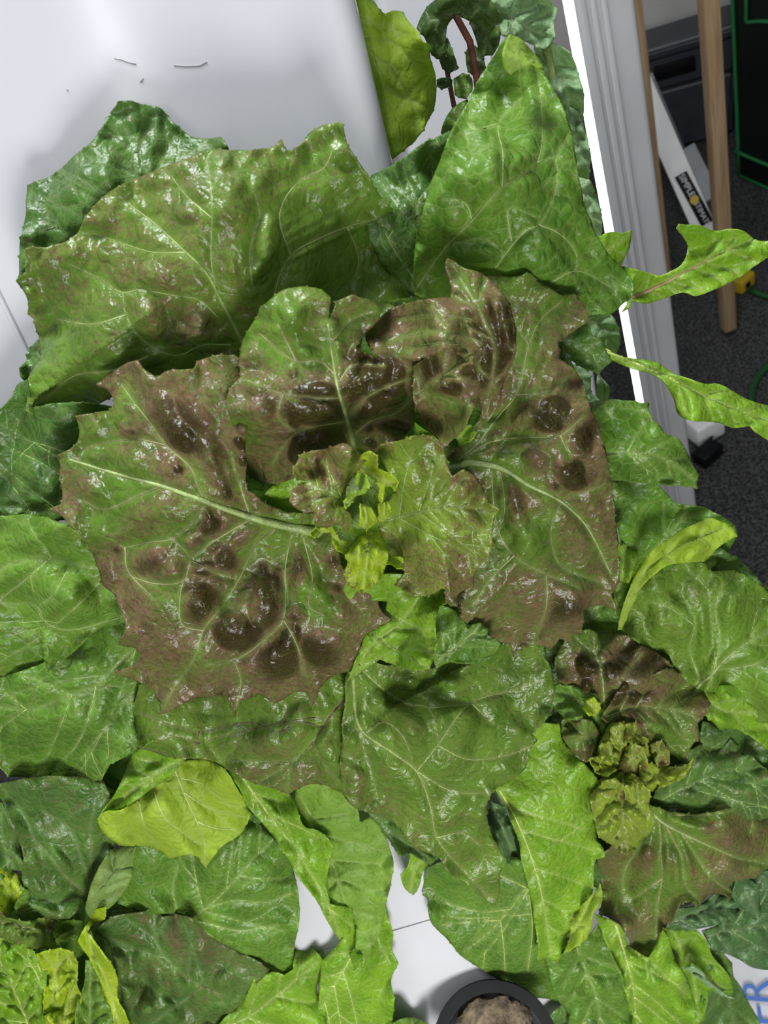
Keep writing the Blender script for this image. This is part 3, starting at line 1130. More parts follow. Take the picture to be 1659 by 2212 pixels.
# low flap and dark leaf on the right
leaf(ML, [(1269, 697), (1279, 723), (1297, 735), (1310, 760), (1323, 781), (1303, 797), (1294, 809), (1276, 800), (1229, 779), (1180, 760), (1180, 700)], [(1190, 730), (1250, 750), (1310, 780)],
     (3.2, 3.4, 2.8), 'deep', nlat=3, ribw=2, ribmat='green')
leaf(ML, [(1240, 880), (1278, 867), (1323, 863), (1359, 866), (1388, 872), (1400, 870), (1403, 889), (1414, 910), (1426, 919), (1435, 935), (1466, 950), (1482, 973), (1494, 1000), (1511, 1026), (1506, 1041),
          (1508, 1055), (1464, 1048), (1411, 1045), (1364, 1041), (1320, 1038), (1250, 1030)],
     [(1240, 985), (1300, 982), (1370, 978), (1430, 990), (1508, 1045)], (3.0, 3.6, 2.6), 'mid', nlat=4, ribw=3, teeth=1.5, step=5.5, cup=-0.3,
     laterals=[[(1370, 978), (1400, 1000), (1420, 1020), (1420, 1040)]], shape=[(1460, 980, 0.3, 30)])
# left-hand outer leaves
leaf(ML, [(57, 820), (38, 831), (25, 860), (0, 886), (-50, 915), (-50, 1130), (30, 1120), (130, 1125), (260, 1120), (430, 1090), (430, 1000), (300, 900), (170, 870), (70, 880)],
     [(430, 1060), (240, 1092), (110, 1101), (68, 1101), (0, 1093), (-50, 1085)], (2.6, 2.8, 2.0), 'deep', nlat=5, ribw=6, ribmat='green', step=6, teeth=2, und=1.2,
     blisters=[(100, 960, 40, 24, 70, .8, 0), (60, 1020, 40, 26, 60, .6, 0), (105, 1060, 30, 20, 60, .8, 0)])
leaf(ML, [(-50, 1125), (30, 1112), (90, 1115), (140, 1130), (240, 1150), (360, 1180), (450, 1240), (400, 1310), (300, 1330), (262, 1345), (211, 1362), (148, 1417), (84, 1455), (0, 1478), (-50, 1490)],
     [(440, 1250), (300, 1240), (190, 1225), (105, 1205), (34, 1215), (-50, 1260)], (3.0, 3.6, 2.4), 'mid', nlat=3, ribw=4, ribmat='green', step=6, teeth=1, und=1.1, cup=-0.4,
     laterals=[[(255, 1335), (135, 1360), (95, 1340), (80, 1310), (0, 1305)], [(150, 1225), (110, 1290), (80, 1310)]],
     blisters=[(146, 1305, 60, 55, 20, 1.3, 0), (60, 1250, 70, 40, 10, .5, 0), (90, 1160, 60, 20, -20, .8, 0)], yellow=0.05)
leaf(ML, [(-50, 1480), (60, 1445), (150, 1400), (230, 1350), (300, 1320), (430, 1320), (450, 1400), (380, 1450), (310, 1480), (288, 1540), (300, 1605), (295, 1625), (236, 1651), (228, 1668), (219, 1685), (160, 1695), (84, 1719), (70, 1700), (55, 1679),
          (17, 1679), (0, 1660), (-50, 1640)],
     [(430, 1350), (350, 1370), (290, 1400), (250, 1440), (207, 1480), (150, 1503), (72, 1531), (-40, 1520)], (2.4, 2.7, 2.1), 'mid', nlat=5, ribw=4, ribmat='green', step=6, teeth=1.5, cup=-0.4,
     laterals=[[(207, 1480), (195, 1540), (165, 1610), (120, 1660)]], shape=[(120, 1700, -0.5, 70)])
# lower leaves
leaf(ML, [(760, 1460), (740, 1700), (736, 1712), (698, 1695), (659, 1698), (621, 1715), (587, 1703), (548, 1693), (500, 1666), (456, 1643), (405, 1639), (359, 1634), (325, 1622), (295, 1613), (278, 1592), (268, 1571), (270, 1545),
          (287, 1523), (300, 1480), (500, 1440), (690, 1390), (770, 1400)],
     [(760, 1500), (727, 1530), (674, 1606), (620, 1655), (567, 1688)], (2.6, 3.1, 2.5), 'red', nlat=2, ribw=8, ribmat='purple', step=5, red=0.10, teeth=2, und=1.0, cup=-0.2,
     laterals=[[(700, 1570), (640, 1560), (610, 1580), (540, 1560), (430, 1580), (300, 1540)], [(610, 1580), (620, 1530), (600, 1500)], [(430, 1580), (420, 1620)], [(674, 1606), (700, 1650), (730, 1690)]],
     blisters=[(640, 1570, 28, 50, 20, 1, .4), (700, 1600, 14, 40, 25, 1.1, .6), (590, 1600, 40, 40, 0, .8, .3), (500, 1600, 50, 30, 0, .5, 0), (715, 1640, 24, 40, 10, 1, .5), (480, 1520, 60, 20, 0, .6, 0)],
     redc=[(560, 1670, 0.45, 50), (640, 1690, 0.3, 40), (700, 1560, 0.15, 40), (640, 1600, 0.2, 40)])
leaf(ML, [(750, 1450), (780, 1425), (860, 1440), (950, 1440), (1030, 1390), (1100, 1350), (1150, 1375), (1176, 1424), (1190, 1444), (1198, 1473), (1194, 1531), (1186, 1547), (1170, 1564), (1149, 1585), (1161, 1601), (1145, 1622),
          (1139, 1650), (1116, 1675), (1091, 1696), (1062, 1716), (1052, 1731), (1054, 1775), (1069, 1818), (1092, 1859), (1081, 1886), (1079, 1924), (1071, 1958), (1045, 1939), (1001, 1905), (968, 1881), (944, 1852),
          (900, 1833), (876, 1809), (857, 1784), (833, 1765), (800, 1757), (760, 1741), (736, 1712), (738, 1600)],
     [(762, 1460), (778, 1572), (847, 1625), (900, 1666), (929, 1741), (944, 1809), (1000, 1880), (1068, 1950)], (3.0, 3.9, 3.1), 'red', nlat=0, ribw=10, ribmat='green', step=5, red=0.03, teeth=2.5, und=1.0, cup=-0.5,
     laterals=[[(765, 1480), (772, 1570), (800, 1660), (815, 1720)], [(900, 1666), (945, 1610), (1015, 1520), (1110, 1490), (1170, 1470)], [(945, 1610), (1010, 1640), (1100, 1630), (1150, 1610)], [(900, 1666), (980, 1710), (1060, 1712)],
               [(775, 1440), (830, 1490), (880, 1520), (925, 1530), (950, 1610)], [(925, 1530), (1020, 1520)], [(1020, 1520), (1060, 1560)], [(944, 1809), (1000, 1800), (1040, 1830)], [(790, 1585), (830, 1560), (870, 1590), (890, 1640)]],
     blisters=[(870, 1560, 50, 30, 30, 1, .3), (890, 1610, 26, 50, -35, .9, .2), (980, 1560, 50, 40, 0, .6, 0), (990, 1470, 40, 16, -10, .9, 0), (870, 1470, 45, 18, 15, 1, 0), (820, 1520, 22, 30, -20, .8, 0), (770, 1690, 24, 30, 0, .8, .3)],
     redc=[(935, 1800, 0.3, 45), (780, 1700, 0.3, 40), (1000, 1890, 0.2, 40), (870, 1560, 0.2, 40), (830, 1740, 0.2, 30)], shape=[(1120, 1640, -0.5, 60), (1040, 1900, -0.4, 50)])
# bright inner leaves below the heart
leaf(ML, [(752, 1470), (770, 1420), (780, 1385), (788, 1368), (830, 1350), (835, 1300), (700, 1290), (700, 1240), (960, 1240), (985, 1290), (950, 1310), (942, 1340), (941, 1400), (930, 1448), (880, 1445), (820, 1425)],
     [(760, 1470), (800, 1400), (860, 1350), (900, 1300)], (4.1, 4.4, 4.6), 'fresh', nlat=3, ribw=6, ribmat='green', step=5, teeth=1.5, pillow=1.6, yellow=0.05,
     laterals=[[(835, 1330), (880, 1345), (915, 1370), (930, 1420)], [(810, 1375), (850, 1400), (900, 1430), (960, 1450)]],
     blisters=[(880, 1300, 40, 18, 10, 1, 0), (920, 1335, 20, 30, 20, 1, 0), (890, 1385, 40, 18, 20, 1.1, 0), (895, 1415, 36, 14, 20, 1.1, 0), (830, 1400, 24, 14, 30, 1, 0)])
leaf(ML, [(936, 1290), (960, 1310), (985, 1320), (1000, 1340), (1010, 1360), (1020, 1350), (1040, 1345), (1055, 1360), (1050, 1380), (1070, 1378), (1082, 1392), (1070, 1410), (1046, 1425), (1030, 1436), (1000, 1434), (970, 1432), (940, 1446), (935, 1400)],
     [(938, 1440), (980, 1400), (1020, 1370), (1040, 1350)], (4.1, 4.3, 4.4), 'mid', nlat=3, ribw=4, step=5, teeth=1)
# dark layers underneath that close the rosette
leaf(ML, [(480, 760), (700, 700), (900, 640), (1080, 660), (1220, 760), (1270, 900), (1270, 1100), (1200, 1320), (1040, 1400), (900, 1420), (740, 1450), (560, 1400), (440, 1250), (420, 1000)],
     [(790, 1100), (900, 1050), (1050, 980), (1200, 920)], (2.2, 2.6, 2.4), 'mid', nlat=5, ribw=6, step=9, teeth=0)
leaf(ML, [(560, 1080), (640, 1000), (760, 930), (880, 900), (960, 960), (940, 1060), (850, 1200), (740, 1280), (640, 1220)], [(780, 1100), (740, 1050), (700, 960)], (3.4, 4.0, 4.2), 'fresh', nlat=3, ribw=5, step=7, teeth=0, yellow=0.05)
leaf(ML, [(1150, 1330), (1250, 1290), (1350, 1200), (1400, 1250), (1350, 1380), (1230, 1420), (1150, 1420)], [(1180, 1400), (1260, 1340), (1340, 1270)], (-0.6, -0.4, -0.6), 'mid', nlat=3, ribw=3, step=8)

# large left-hand red leaf
leaf(ML, [(122, 983), (150, 972), (165, 957), (171, 928), (162, 898), (203, 894), (236, 886), (247, 868), (236, 843), (209, 831), (236, 810), (262, 791), (297, 778), (312, 797), (338, 814), (359, 801), (392, 797), (422, 799), (426, 780),
          (443, 772), (506, 767), (540, 800), (540, 900), (530, 980), (535, 1060), (600, 1100), (680, 1110), (720, 1160), (745, 1225), (775, 1265), (816, 1289), (820, 1312), (845, 1340), (816, 1357), (788, 1369), (776, 1403), (779, 1443),
          (735, 1455), (700, 1476), (675, 1524), (660, 1495), (633, 1498), (595, 1518), (561, 1502), (519, 1514), (506, 1550), (500, 1524), (490, 1505), (447, 1504), (422, 1506), (392, 1523), (367, 1537), (342, 1545), (348, 1518), (321, 1485),
          (287, 1468), (253, 1459), (249, 1447), (287, 1440), (306, 1417), (291, 1400), (257, 1390), (270, 1354), (257, 1308), (249, 1287), (224, 1265), (211, 1232), (198, 1194), (173, 1156), (148, 1135), (131, 1113), (108, 1103), (131, 1088), (135, 1050), (129, 1016)],
     [(690, 1150), (640, 1140), (591, 1130), (540, 1116), (450, 1085), (350, 1050), (240, 1020), (150, 992)], (4.6, 6.2, 4.4), 'red', red=0.74, nlat=0, step=4.6, ribw=26, ribmat='pale', veinw=4.0, teeth=3, cup=-0.55, und=0.8, nbl=12, bl_r=(7, 14),
     laterals=[[(439, 1078), (425, 1040), (413, 1012), (359, 962), (329, 919), (290, 870), (262, 830)], [(447, 1090), (397, 1147), (371, 1164), (320, 1172), (270, 1183)], [(540, 1122), (464, 1168), (413, 1210), (397, 1253), (338, 1261), (270, 1240)],
               [(600, 1140), (557, 1172), (515, 1253), (477, 1312), (439, 1362), (422, 1417), (380, 1480), (350, 1530)], [(630, 1150), (616, 1227), (616, 1291), (612, 1337), (570, 1383), (506, 1426), (447, 1436)], [(655, 1160), (675, 1253), (668, 1310), (700, 1330)],
               [(540, 1116), (519, 1050), (506, 1012), (500, 980)], [(439, 1362), (395, 1350), (390, 1280), (397, 1253)], [(612, 1337), (640, 1390), (660, 1460)], [(350, 1050), (300, 1070), (220, 1100), (180, 1080)], [(359, 962), (300, 950), (210, 960), (180, 970)],
               [(270, 1183), (275, 1230), (330, 1290)], [(506, 1426), (520, 1470), (510, 1530)], [(413, 1210), (470, 1238), (515, 1253)], [(371, 1164), (400, 1190), (413, 1210)]],
     blisters=[(451, 1141, 26, 18, -30, 1.1, 1), (414, 1175, 28, 22, -40, 1.1, 1), (489, 1212, 22, 30, 0, 1.1, 1), (447, 1229, 26, 15, 0, 1, 1), (435, 1306, 44, 38, 30, .9, .8), (578, 1303, 34, 52, 10, 1.2, 1), (500, 1364, 36, 36, 0, 1, 1),
               (540, 1372, 26, 42, 15, 1, 1), (652, 1238, 34, 56, -12, 1.2, 1), (626, 1382, 18, 36, 20, 1, 1), (322, 1208, 34, 28, -20, .8, .6), (385, 936, 46, 26, 45, .8, .6), (425, 900, 50, 24, 45, .8, .6), (464, 1022, 18, 36, -20, 1, 1),
               (489, 1063, 12, 24, -10, 1, 1), (641, 1324, 22, 18, 0, 1, 1), (605, 1253, 16, 36, 10, 1, 1), (527, 1160, 36, 14, -30, .9, .8), (480, 1150, 20, 10, -30, .8, .8), (455, 975, 26, 40, -35, .7, .7), (205, 1070, 34, 26, 20, .6, -.5),
               (310, 1100, 70, 34, 10, .4, -.5), (370, 1240, 24, 34, 20, .8, -.3), (540, 1300, 26, 60, 25, .7, -.2), (690, 1290, 28, 30, 0, .9, .5), (740, 1330, 36, 26, 0, .8, .4), (600, 1430, 60, 36, -20, .6, .3), (700, 1400, 40, 36, 0, .7, .4), (440, 1420, 50, 50, 0, .5, -.2),
               (340, 880, 40, 30, 45, .5, .3), (280, 1000, 40, 26, 10, .5, -.3)],
     redc=[(200, 1010, -0.45, 70), (300, 1110, -0.35, 70), (290, 900, -0.1, 50), (380, 1450, -0.35, 50), (500, 1250, -0.15, 60), (690, 1300, -0.30, 60), (480, 830, -0.35, 50), (310, 1380, 0.2, 80), (520, 1460, 0.25, 120), (690, 1430, 0.3, 70), (430, 930, 0.30, 80), (640, 1150, -0.6, 60), (370, 1230, -0.2, 30)],
     shape=[(300, 1500, -0.7, 60), (230, 840, -0.5, 50)], label='broad leaf with a thick pale midrib and dark glossy blisters')
# large right-hand red leaf
leaf(ML, [(955, 1000), (1000, 950), (1040, 890), (1050, 820), (1060, 740), (1060, 660), (1020, 600), (1057, 593), (1109, 599), (1140, 585), (1172, 613), (1215, 635), (1242, 638), (1262, 660), (1277, 695), (1240, 715), (1208, 738), (1212, 775), (1252, 813),
          (1275, 871), (1298, 939), (1315, 1008), (1326, 1077), (1332, 1151), (1339, 1256), (1318, 1285), (1333, 1319), (1298, 1308), (1263, 1317), (1257, 1369), (1238, 1372), (1236, 1392), (1209, 1380), (1190, 1402), (1166, 1392), (1135, 1400), (1109, 1420), (1103, 1395),
          (1057, 1375), (1023, 1357), (994, 1335), (988, 1312), (962, 1300), (960, 1250), (1000, 1150), (1000, 1070), (975, 1030)],
     [(965, 1010), (1020, 1000), (1080, 1010), (1143, 1048), (1212, 1083), (1262, 1130), (1320, 1240)], (4.8, 6.0, 4.2), 'red', red=0.64, nlat=0, step=4.6, ribw=20, ribmat='pale', veinw=4.0, teeth=3, cup=-0.45, und=0.8, nbl=12, bl_r=(7, 14),
     laterals=[[(985, 998), (1030, 960), (1080, 895), (1114, 854), (1143, 745), (1166, 693), (1215, 650)], [(1010, 985), (1060, 955), (1130, 945), (1210, 940), (1260, 900)], [(1114, 854), (1190, 845), (1225, 815)], [(1060, 1010), (1078, 1150), (1110, 1200), (1180, 1240), (1250, 1270)],
               [(1080, 1012), (1090, 1100), (1075, 1160)], [(1212, 1083), (1270, 1060), (1300, 1050)], [(1180, 1240), (1180, 1310), (1150, 1390)], [(1110, 1200), (1060, 1250), (1020, 1310)], [(1210, 940), (1230, 985)], [(1143, 745), (1110, 700)], [(1212, 1083), (1190, 1150), (1210, 1220), (1300, 1260)]],
     blisters=[(1160, 995, 30, 20, 30, 1.1, 1), (1225, 1010, 34, 26, 20, 1.2, 1), (1235, 1040, 30, 18, 20, .8, .8), (1175, 912, 36, 20, 20, 1, .9), (1110, 1100, 26, 60, -15, 1.2, 1), (1130, 895, 30, 18, -50, .9, .7), (1200, 880, 30, 22, 20, .8, .8), (1150, 700, 16, 30, 10, 1, .5), (1255, 960, 24, 30, 0, .8, .5),
               (1120, 960, 30, 12, 0, .9, .6), (1150, 1180, 40, 50, 20, .6, -.6), (1130, 1290, 60, 36, 20, .6, -.2), (1250, 1180, 30, 60, -20, .7, -.2), (1220, 1300, 50, 40, 0, .5, .2), (1060, 880, 16, 40, 25, 1, .8), (1290, 1120, 20, 50, -10, .7, -.3), (1050, 1330, 40, 26, 0, .6, .1), (1200, 1130, 26, 36, 30, .6, .2), (1200, 800, 26, 24, 0, .7, .4)],
     redc=[(1130, 1180, -0.45, 60), (1200, 640, -0.5, 70), (1120, 640, -0.2, 50), (1100, 1060, -0.2, 50), (1060, 1000, -0.4, 40), (1250, 900, 0.3, 60), (1280, 1000, 0.3, 60), (1200, 1340, 0.3, 80), (1070, 1320, 0.0, 60), (1180, 760, 0.2, 40), (1310, 1180, 0.15, 50)],
     shape=[(1250, 700, -0.7, 60), (1150, 1380, -0.5, 70)], label='broad leaf with forked pale midrib')
# upper dark red lobe with deep ridges
leaf(ML, [(786, 724), (817, 693), (851, 665), (897, 650), (974, 642), (972, 610), (963, 590), (968, 558), (1000, 579), (1040, 592), (1075, 620), (1102, 660), (1114, 720), (1112, 770), (1092, 820), (1078, 862), (1062, 900), (1045, 912), (1030, 850), (1020, 800), (1000, 770), (975, 750), (940, 765), (900, 785), (860, 785), (815, 768)],
     [(1050, 905), (1062, 830), (1070, 760), (1040, 680), (975, 570)], (6.0, 7.0, 5.6), 'red', red=0.95, nlat=3, step=4.6, ribw=5, ribmat='brown', teeth=2.5, cup=-0.4,
     blisters=[(1060, 700, 14, 60, -12, 1.3, 1), (1092, 710, 13, 60, -8, 1.3, 1), (1028, 700, 14, 50, -20, 1.1, .8), (1080, 790, 14, 40, 10, 1.2, 1), (1050, 800, 13, 40, 5, 1.1, 1), (900, 730, 50, 20, 5, .6, -.3), (960, 690, 40, 26, 20, .6, .3)],
     redc=[(850, 730, -0.2, 40), (900, 740, -0.25, 40), (985, 600, -0.2, 30)], laterals=[[(1020, 690), (950, 680), (860, 690)], [(1040, 740), (960, 715), (840, 735)]])
# upper left inner leaf, notched
leaf(ML, [(768, 968), (800, 975), (862, 950), (895, 915), (893, 850), (902, 800), (880, 775), (800, 768), (768, 750), (794, 716), (822, 690), (822, 670), (799, 653), (765, 636), (725, 650), (711, 690), (716, 644), (696, 624), (645, 618), (593, 642), (559, 665), (553, 687), (524, 733), (516, 779),
          (519, 813), (493, 848), (486, 871), (502, 917), (496, 962), (519, 1014), (565, 1042), (605, 1042), (630, 1036), (650, 1010), (710, 990)],
     [(764, 962), (755, 925), (742, 882), (730, 840), (722, 796), (715, 750), (708, 700)], (5.2, 7.0, 6.4), 'red', red=0.72, nlat=0, step=4.4, ribw=16, ribmat='pale', veinw=3.4, teeth=3, cup=-0.4, und=0.8, nbl=8, bl_r=(7, 12),
     laterals=[[(750, 910), (690, 920), (640, 935), (615, 960), (590, 1000)], [(735, 860), (690, 860), (610, 850), (530, 820)], [(724, 810), (690, 780), (640, 780), (560, 720)], [(765, 940), (800, 910), (860, 890), (890, 860)], [(755, 900), (790, 860), (850, 830), (895, 815)], [(735, 820), (760, 790), (830, 790)], [(715, 740), (760, 690), (810, 672)], [(640, 780), (600, 700)], [(612, 852), (600, 900), (640, 935)]],
     blisters=[(668, 768, 26, 18, 10, 1, .8), (690, 845, 50, 18, 0, 1.1, 1), (685, 893, 52, 24, 5, 1.2, 1), (715, 880, 20, 24), (665, 965, 34, 24, 30, 1.1, 1), (700, 955, 22, 20, 0, 1, 1), (640, 975, 16, 26, 10, 1, .9), (765, 780, 18, 30, 10, 1.2, 1), (800, 800, 18, 24, 10, 1.2, 1), (830, 800, 16, 30, 10, 1.2, 1),
               (860, 820, 16, 28, 10, 1.1, 1), (845, 860, 30, 16, -20, 1.2, 1), (810, 850, 20, 16, 0, 1.2, 1), (850, 925, 36, 18, 10, 1.2, 1), (800, 890, 22, 14, -30, 1, 1), (560, 900, 36, 40, 20, .6, .3), (580, 980, 40, 30, 0, .5, .1), (620, 690, 40, 30, -40, .5, -.5), (780, 830, 14, 20, 0, 1, 1), (550, 830, 30, 24, 0, .5, .2)],
     redc=[(620, 680, -0.75, 70), (545, 730, -0.6, 50), (760, 665, -0.35, 50), (660, 860, 0.35, 70), (820, 840, 0.9, 60), (680, 960, 0.5, 50), (530, 1000, -0.2, 50), (505, 940, -0.3, 25), (740, 740, -0.2, 30)], label='rounded inner leaf with notched top edge')
# small pointed mottled leaf right of it
leaf(ML, [(893, 795), (937, 762), (988, 742), (1017, 762), (1023, 791), (1030, 819), (1033, 865), (1011, 905), (994, 934), (960, 967), (937, 939), (914, 905), (897, 871)], [(890, 855), (930, 830), (970, 800), (1012, 765)],
     (6.6, 7.6, 7.0), 'red', red=0.75, nlat=3, step=4.4, ribw=4, ribmat='brown', teeth=3, redc=[(930, 880, -0.15, 40), (1000, 790, 0.35, 50)], nbl=3)
# heart leaves
leaf(ML, [(812, 980), (821, 962), (851, 955), (885, 945), (931, 945), (960, 968), (965, 997), (977, 1031), (1000, 1017), (1028, 1031), (1046, 1060), (1051, 1088), (1076, 1100), (1063, 1134), (1067, 1169), (1057, 1197), (1028, 1237), (1023, 1266), (994, 1280), (984, 1288), (960, 1270), (931, 1283), (897, 1288), (851, 1264),
          (874, 1237), (868, 1214), (850, 1205), (830, 1180), (822, 1130), (842, 1080), (860, 1045), (835, 1015)],
     [(832, 1125), (890, 1110), (960, 1095), (1066, 1105)], (5.6, 7.2, 6.8), 'red', red=0.45, nlat=6, step=4.4, ribw=5, ribmat='green', teeth=3, cup=0.3, yellow=0.28, blisters=[(915, 1155, 16, 22, 0, 1, .6), (880, 1180, 20, 18, 0, 1, .6), (920, 1050, 30, 20, 0, .6, 0), (1000, 1060, 30, 22, 0, .6, .3)],
     redc=[(870, 1040, -0.35, 60), (1000, 1050, 0.28, 50), (1040, 1130, 0.22, 50), (980, 1240, 0.25, 40), (900, 1250, 0.05, 40), (860, 1120, -0.3, 50), (940, 1180, 0.05, 40)])
leaf(ML, [(742, 1240), (752, 1215), (745, 1200), (760, 1178), (771, 1157), (800, 1148), (822, 1150), (836, 1180), (840, 1200), (834, 1225), (817, 1256), (782, 1282), (754, 1266)], [(800, 1140), (795, 1190), (785, 1275)],
     (6.2, 7.0, 6.4), 'lime', red=0.22, nlat=3, step=4, ribw=3, teeth=2, cup=0.2, blisters=[(772, 1180, 12, 12), (815, 1195, 14, 12), (790, 1165, 12, 10)], redc=[(750, 1255, 0.5, 16), (752, 1215, 0.4, 10), (790, 1275, 0.25, 20), (790, 1190, -0.2, 20)])
leaf(ML, [(639, 1002), (650, 985), (702, 970), (748, 958), (792, 990), (782, 1010), (750, 1050), (748, 1080), (763, 1126), (747, 1157), (738, 1139), (725, 1132), (718, 1137), (700, 1138), (680, 1128), (676, 1108), (658, 1110), (640, 1099), (629, 1081), (634, 1056), (656, 1043), (680, 1044), (642, 1034), (632, 1014)],
     [(775, 1080), (735, 1075), (700, 1060), (650, 1040)], (6.6, 7.6, 7.2), 'red', red=0.80, nlat=3, step=4, ribw=4, ribmat='green', teeth=3.5, cup=0.2, yellow=0.15, ymar=0.2, blisters=[(702, 1020, 18, 34, -20, 1.3, 1), (730, 1040, 12, 22, 0, 1.2, 1), (672, 1010, 16, 20, 0, .9, .6), (650, 1075, 16, 22, 10, .8, .6)],
     redc=[(645, 1020, -0.35, 14), (760, 985, -0.25, 25), (700, 1100, 0.05, 30), (735, 1130, -0.2, 16)])
_heart = [
    ([(786, 984), (800, 976), (812, 985), (816, 1012), (833, 1022), (848, 1029), (859, 1043), (853, 1060), (843, 1050), (834, 1052), (829, 1070), (822, 1088), (815, 1080), (820, 1058), (808, 1036), (796, 1030), (774, 1022), (770, 1008)], [(780, 1010), (815, 1030), (850, 1045)], 7.4, 'lime'),
    ([(774, 1018), (792, 1027), (798, 1047), (783, 1066), (768, 1073), (759, 1083), (748, 1099), (742, 1083), (756, 1066), (779, 1058), (774, 1050), (764, 1043)], [(750, 1090), (770, 1068), (785, 1030)], 7.9, 'fresh'),
    ([(779, 1088), (792, 1093), (803, 1103), (812, 1119), (814, 1126), (800, 1140), (790, 1147), (772, 1137), (778, 1121), (780, 1106)], [(785, 1145), (792, 1120), (786, 1092)], 7.7, 'lime'),
    ([(820, 1088), (835, 1084), (842, 1099), (839, 1114), (828, 1132), (812, 1127), (818, 1112)], [(826, 1130), (830, 1105), (830, 1088)], 7.5, 'lime'),
    ([(671, 1154), (683, 1139), (678, 1130), (692, 1143), (716, 1136), (723, 1150), (736, 1168), (757, 1174), (747, 1199), (728, 1190), (716, 1164), (712, 1151), (692, 1151), (683, 1160)], [(750, 1185), (722, 1160), (690, 1146)], 6.7, 'lime'),
    ([(745, 1095), (752, 1070), (775, 1060), (805, 1055), (822, 1075), (822, 1105), (805, 1125), (775, 1125), (752, 1115)], [(790, 1120), (785, 1090), (785, 1060)], 5.0, 'mid'),
    ([(829, 1205), (850, 1203), (870, 1207), (872, 1228), (860, 1228), (845, 1218), (832, 1218)], [(832, 1210), (850, 1212), (870, 1218)], 6.2, 'lime'),
    ([(930, 960), (962, 985), (975, 1028), (958, 1015), (935, 1000)], [(935, 965), (952, 990), (972, 1022)], 6.9, 'mid'),
    ([(985, 935), (1000, 920), (1020, 918), (1030, 935), (1010, 955), (990, 965)], [(985, 960), (1000, 940), (1022, 925)], 6.4, 'fresh'),
]
for ol, rb, hh, mt in _heart:
    leaf(ML, ol, rb, (hh - 0.5, hh, hh + 0.2), mt, nlat=2, step=3.4, ribw=2, veinw=1.0, teeth=2.5, ruffle=0.7, pillow=0.4, und=0.6, cup=0.4, red=0.18, ymar=0.3)

# ------------------------------------------------------------------ right-hand lettuce
RL = plant('lettuce', 1330, 1690, 'smaller red-hearted lettuce below and beside the largest one', h=-0.02)
stem(RL, [(1240, 1740, -3.0), (1300, 1710, -1.2), (1340, 1690, 0.2), (1350, 1680, 1.2)], 0.012, 0.008)
leaf(RL, [(1300, 1040), (1415, 1043), (1438, 1066), (1460, 1086), (1489, 1092), (1523, 1098), (1557, 1115), (1592, 1137), (1594, 1160), (1540, 1230), (1440, 1290), (1370, 1300), (1345, 1180), (1320, 1100)],
     [(1350, 1330), (1380, 1240), (1430, 1170), (1480, 1120), (1540, 1105)], (0.2, 1.2, 1.2), 'mid', nlat=4, step=6, ribw=5, cup=-0.2, teeth=1, shape=[(1360, 1100, 0.4, 60)])
leaf(RL, [(1325, 1120), (1340, 1180), (1362, 1150), (1378, 1200), (1365, 1240), (1330, 1330), (1310, 1250), (1315, 1180)], [(1325, 1320), (1345, 1240), (1345, 1150)], (1.4, 1.6, 1.4), 'fresh', nlat=3, ribw=3, teeth=1.5, step=6)
leaf(RL, [(1500, 1190), (1555, 1180), (1600, 1213), (1630, 1245), (1680, 1290), (1690, 1330), (1540, 1250)], [(1510, 1220), (1580, 1225), (1670, 1300)], (0.3, 0.4, 0.2), 'deep', nlat=3, ribw=4, ribmat='green', step=7)
leaf(RL, [(1340, 1359), (1357, 1325), (1370, 1292), (1394, 1258), (1421, 1234), (1455, 1218), (1490, 1214), (1520, 1217), (1540, 1234), (1591, 1234), (1625, 1251), (1659, 1281), (1720, 1320), (1720, 1560), (1640, 1560), (1560, 1500), (1509, 1488), (1459, 1444), (1445, 1414), (1421, 1407), (1387, 1393)],
     [(1500, 1490), (1530, 1465), (1570, 1420), (1620, 1385), (1690, 1350)], (1.2, 1.9, 1.2), 'mid', yellow=0.12, nlat=2, step=5.5, ribw=9, ribmat='pale', teeth=1.5, cup=-0.2,
     laterals=[[(1540, 1455), (1555, 1380), (1545, 1310), (1560, 1260)], [(1515, 1475), (1490, 1400), (1500, 1350), (1470, 1290)], [(1500, 1350), (1440, 1310), (1400, 1300)]],
     blisters=[(1520, 1370, 14, 50, 0, 1.3, 0), (1545, 1430, 12, 40, 15, 1.2, 0), (1470, 1350, 26, 60, -15, .9, 0), (1430, 1330, 30, 50, 10, .7, 0), (1600, 1320, 40, 50, 30, .6, 0)], redc=[(1470, 1320, 0.2, 40)], red=0.02)
leaf(RL, [(1500, 1490), (1560, 1480), (1640, 1480), (1720, 1520), (1720, 1680), (1659, 1622), (1625, 1593), (1591, 1573), (1557, 1578), (1523, 1541)], [(1505, 1500), (1560, 1535), (1640, 1540), (1720, 1560)], (0.9, 1.1, 0.8), 'fresh', nlat=4, ribw=5, step=6,
     blisters=[(1585, 1515, 30, 16, 10, 1, 0), (1630, 1540, 26, 18, 20, 1.2, 0), (1560, 1560, 20, 12, 20, .8, 0)])
leaf(RL, [(1520, 1560), (1600, 1575), (1690, 1620), (1720, 1720), (1600, 1700), (1500, 1660)], [(1510, 1600), (1600, 1640), (1700, 1680)], (0.2, 0.3, 0.2), 'deep', nlat=3, ribw=3, step=8)
# turned-over bright leaf
leaf(RL, [(1333, 1362), (1340, 1326), (1353, 1288), (1374, 1237), (1408, 1190), (1448, 1163), (1476, 1142), (1509, 1129), (1533, 1121), (1557, 1127), (1574, 1136), (1594, 1158), (1564, 1173), (1540, 1193), (1520, 1212), (1489, 1214), (1448, 1220), (1408, 1246), (1384, 1271), (1367, 1305), (1342, 1360)],
     [(1338, 1350), (1365, 1280), (1410, 1220), (1470, 1180), (1560, 1140)], (2.0, 2.6, 2.4), 'lime', under=True, nlat=4, step=5, ribw=2, ribmat='lime', teeth=1, cup=-0.3)
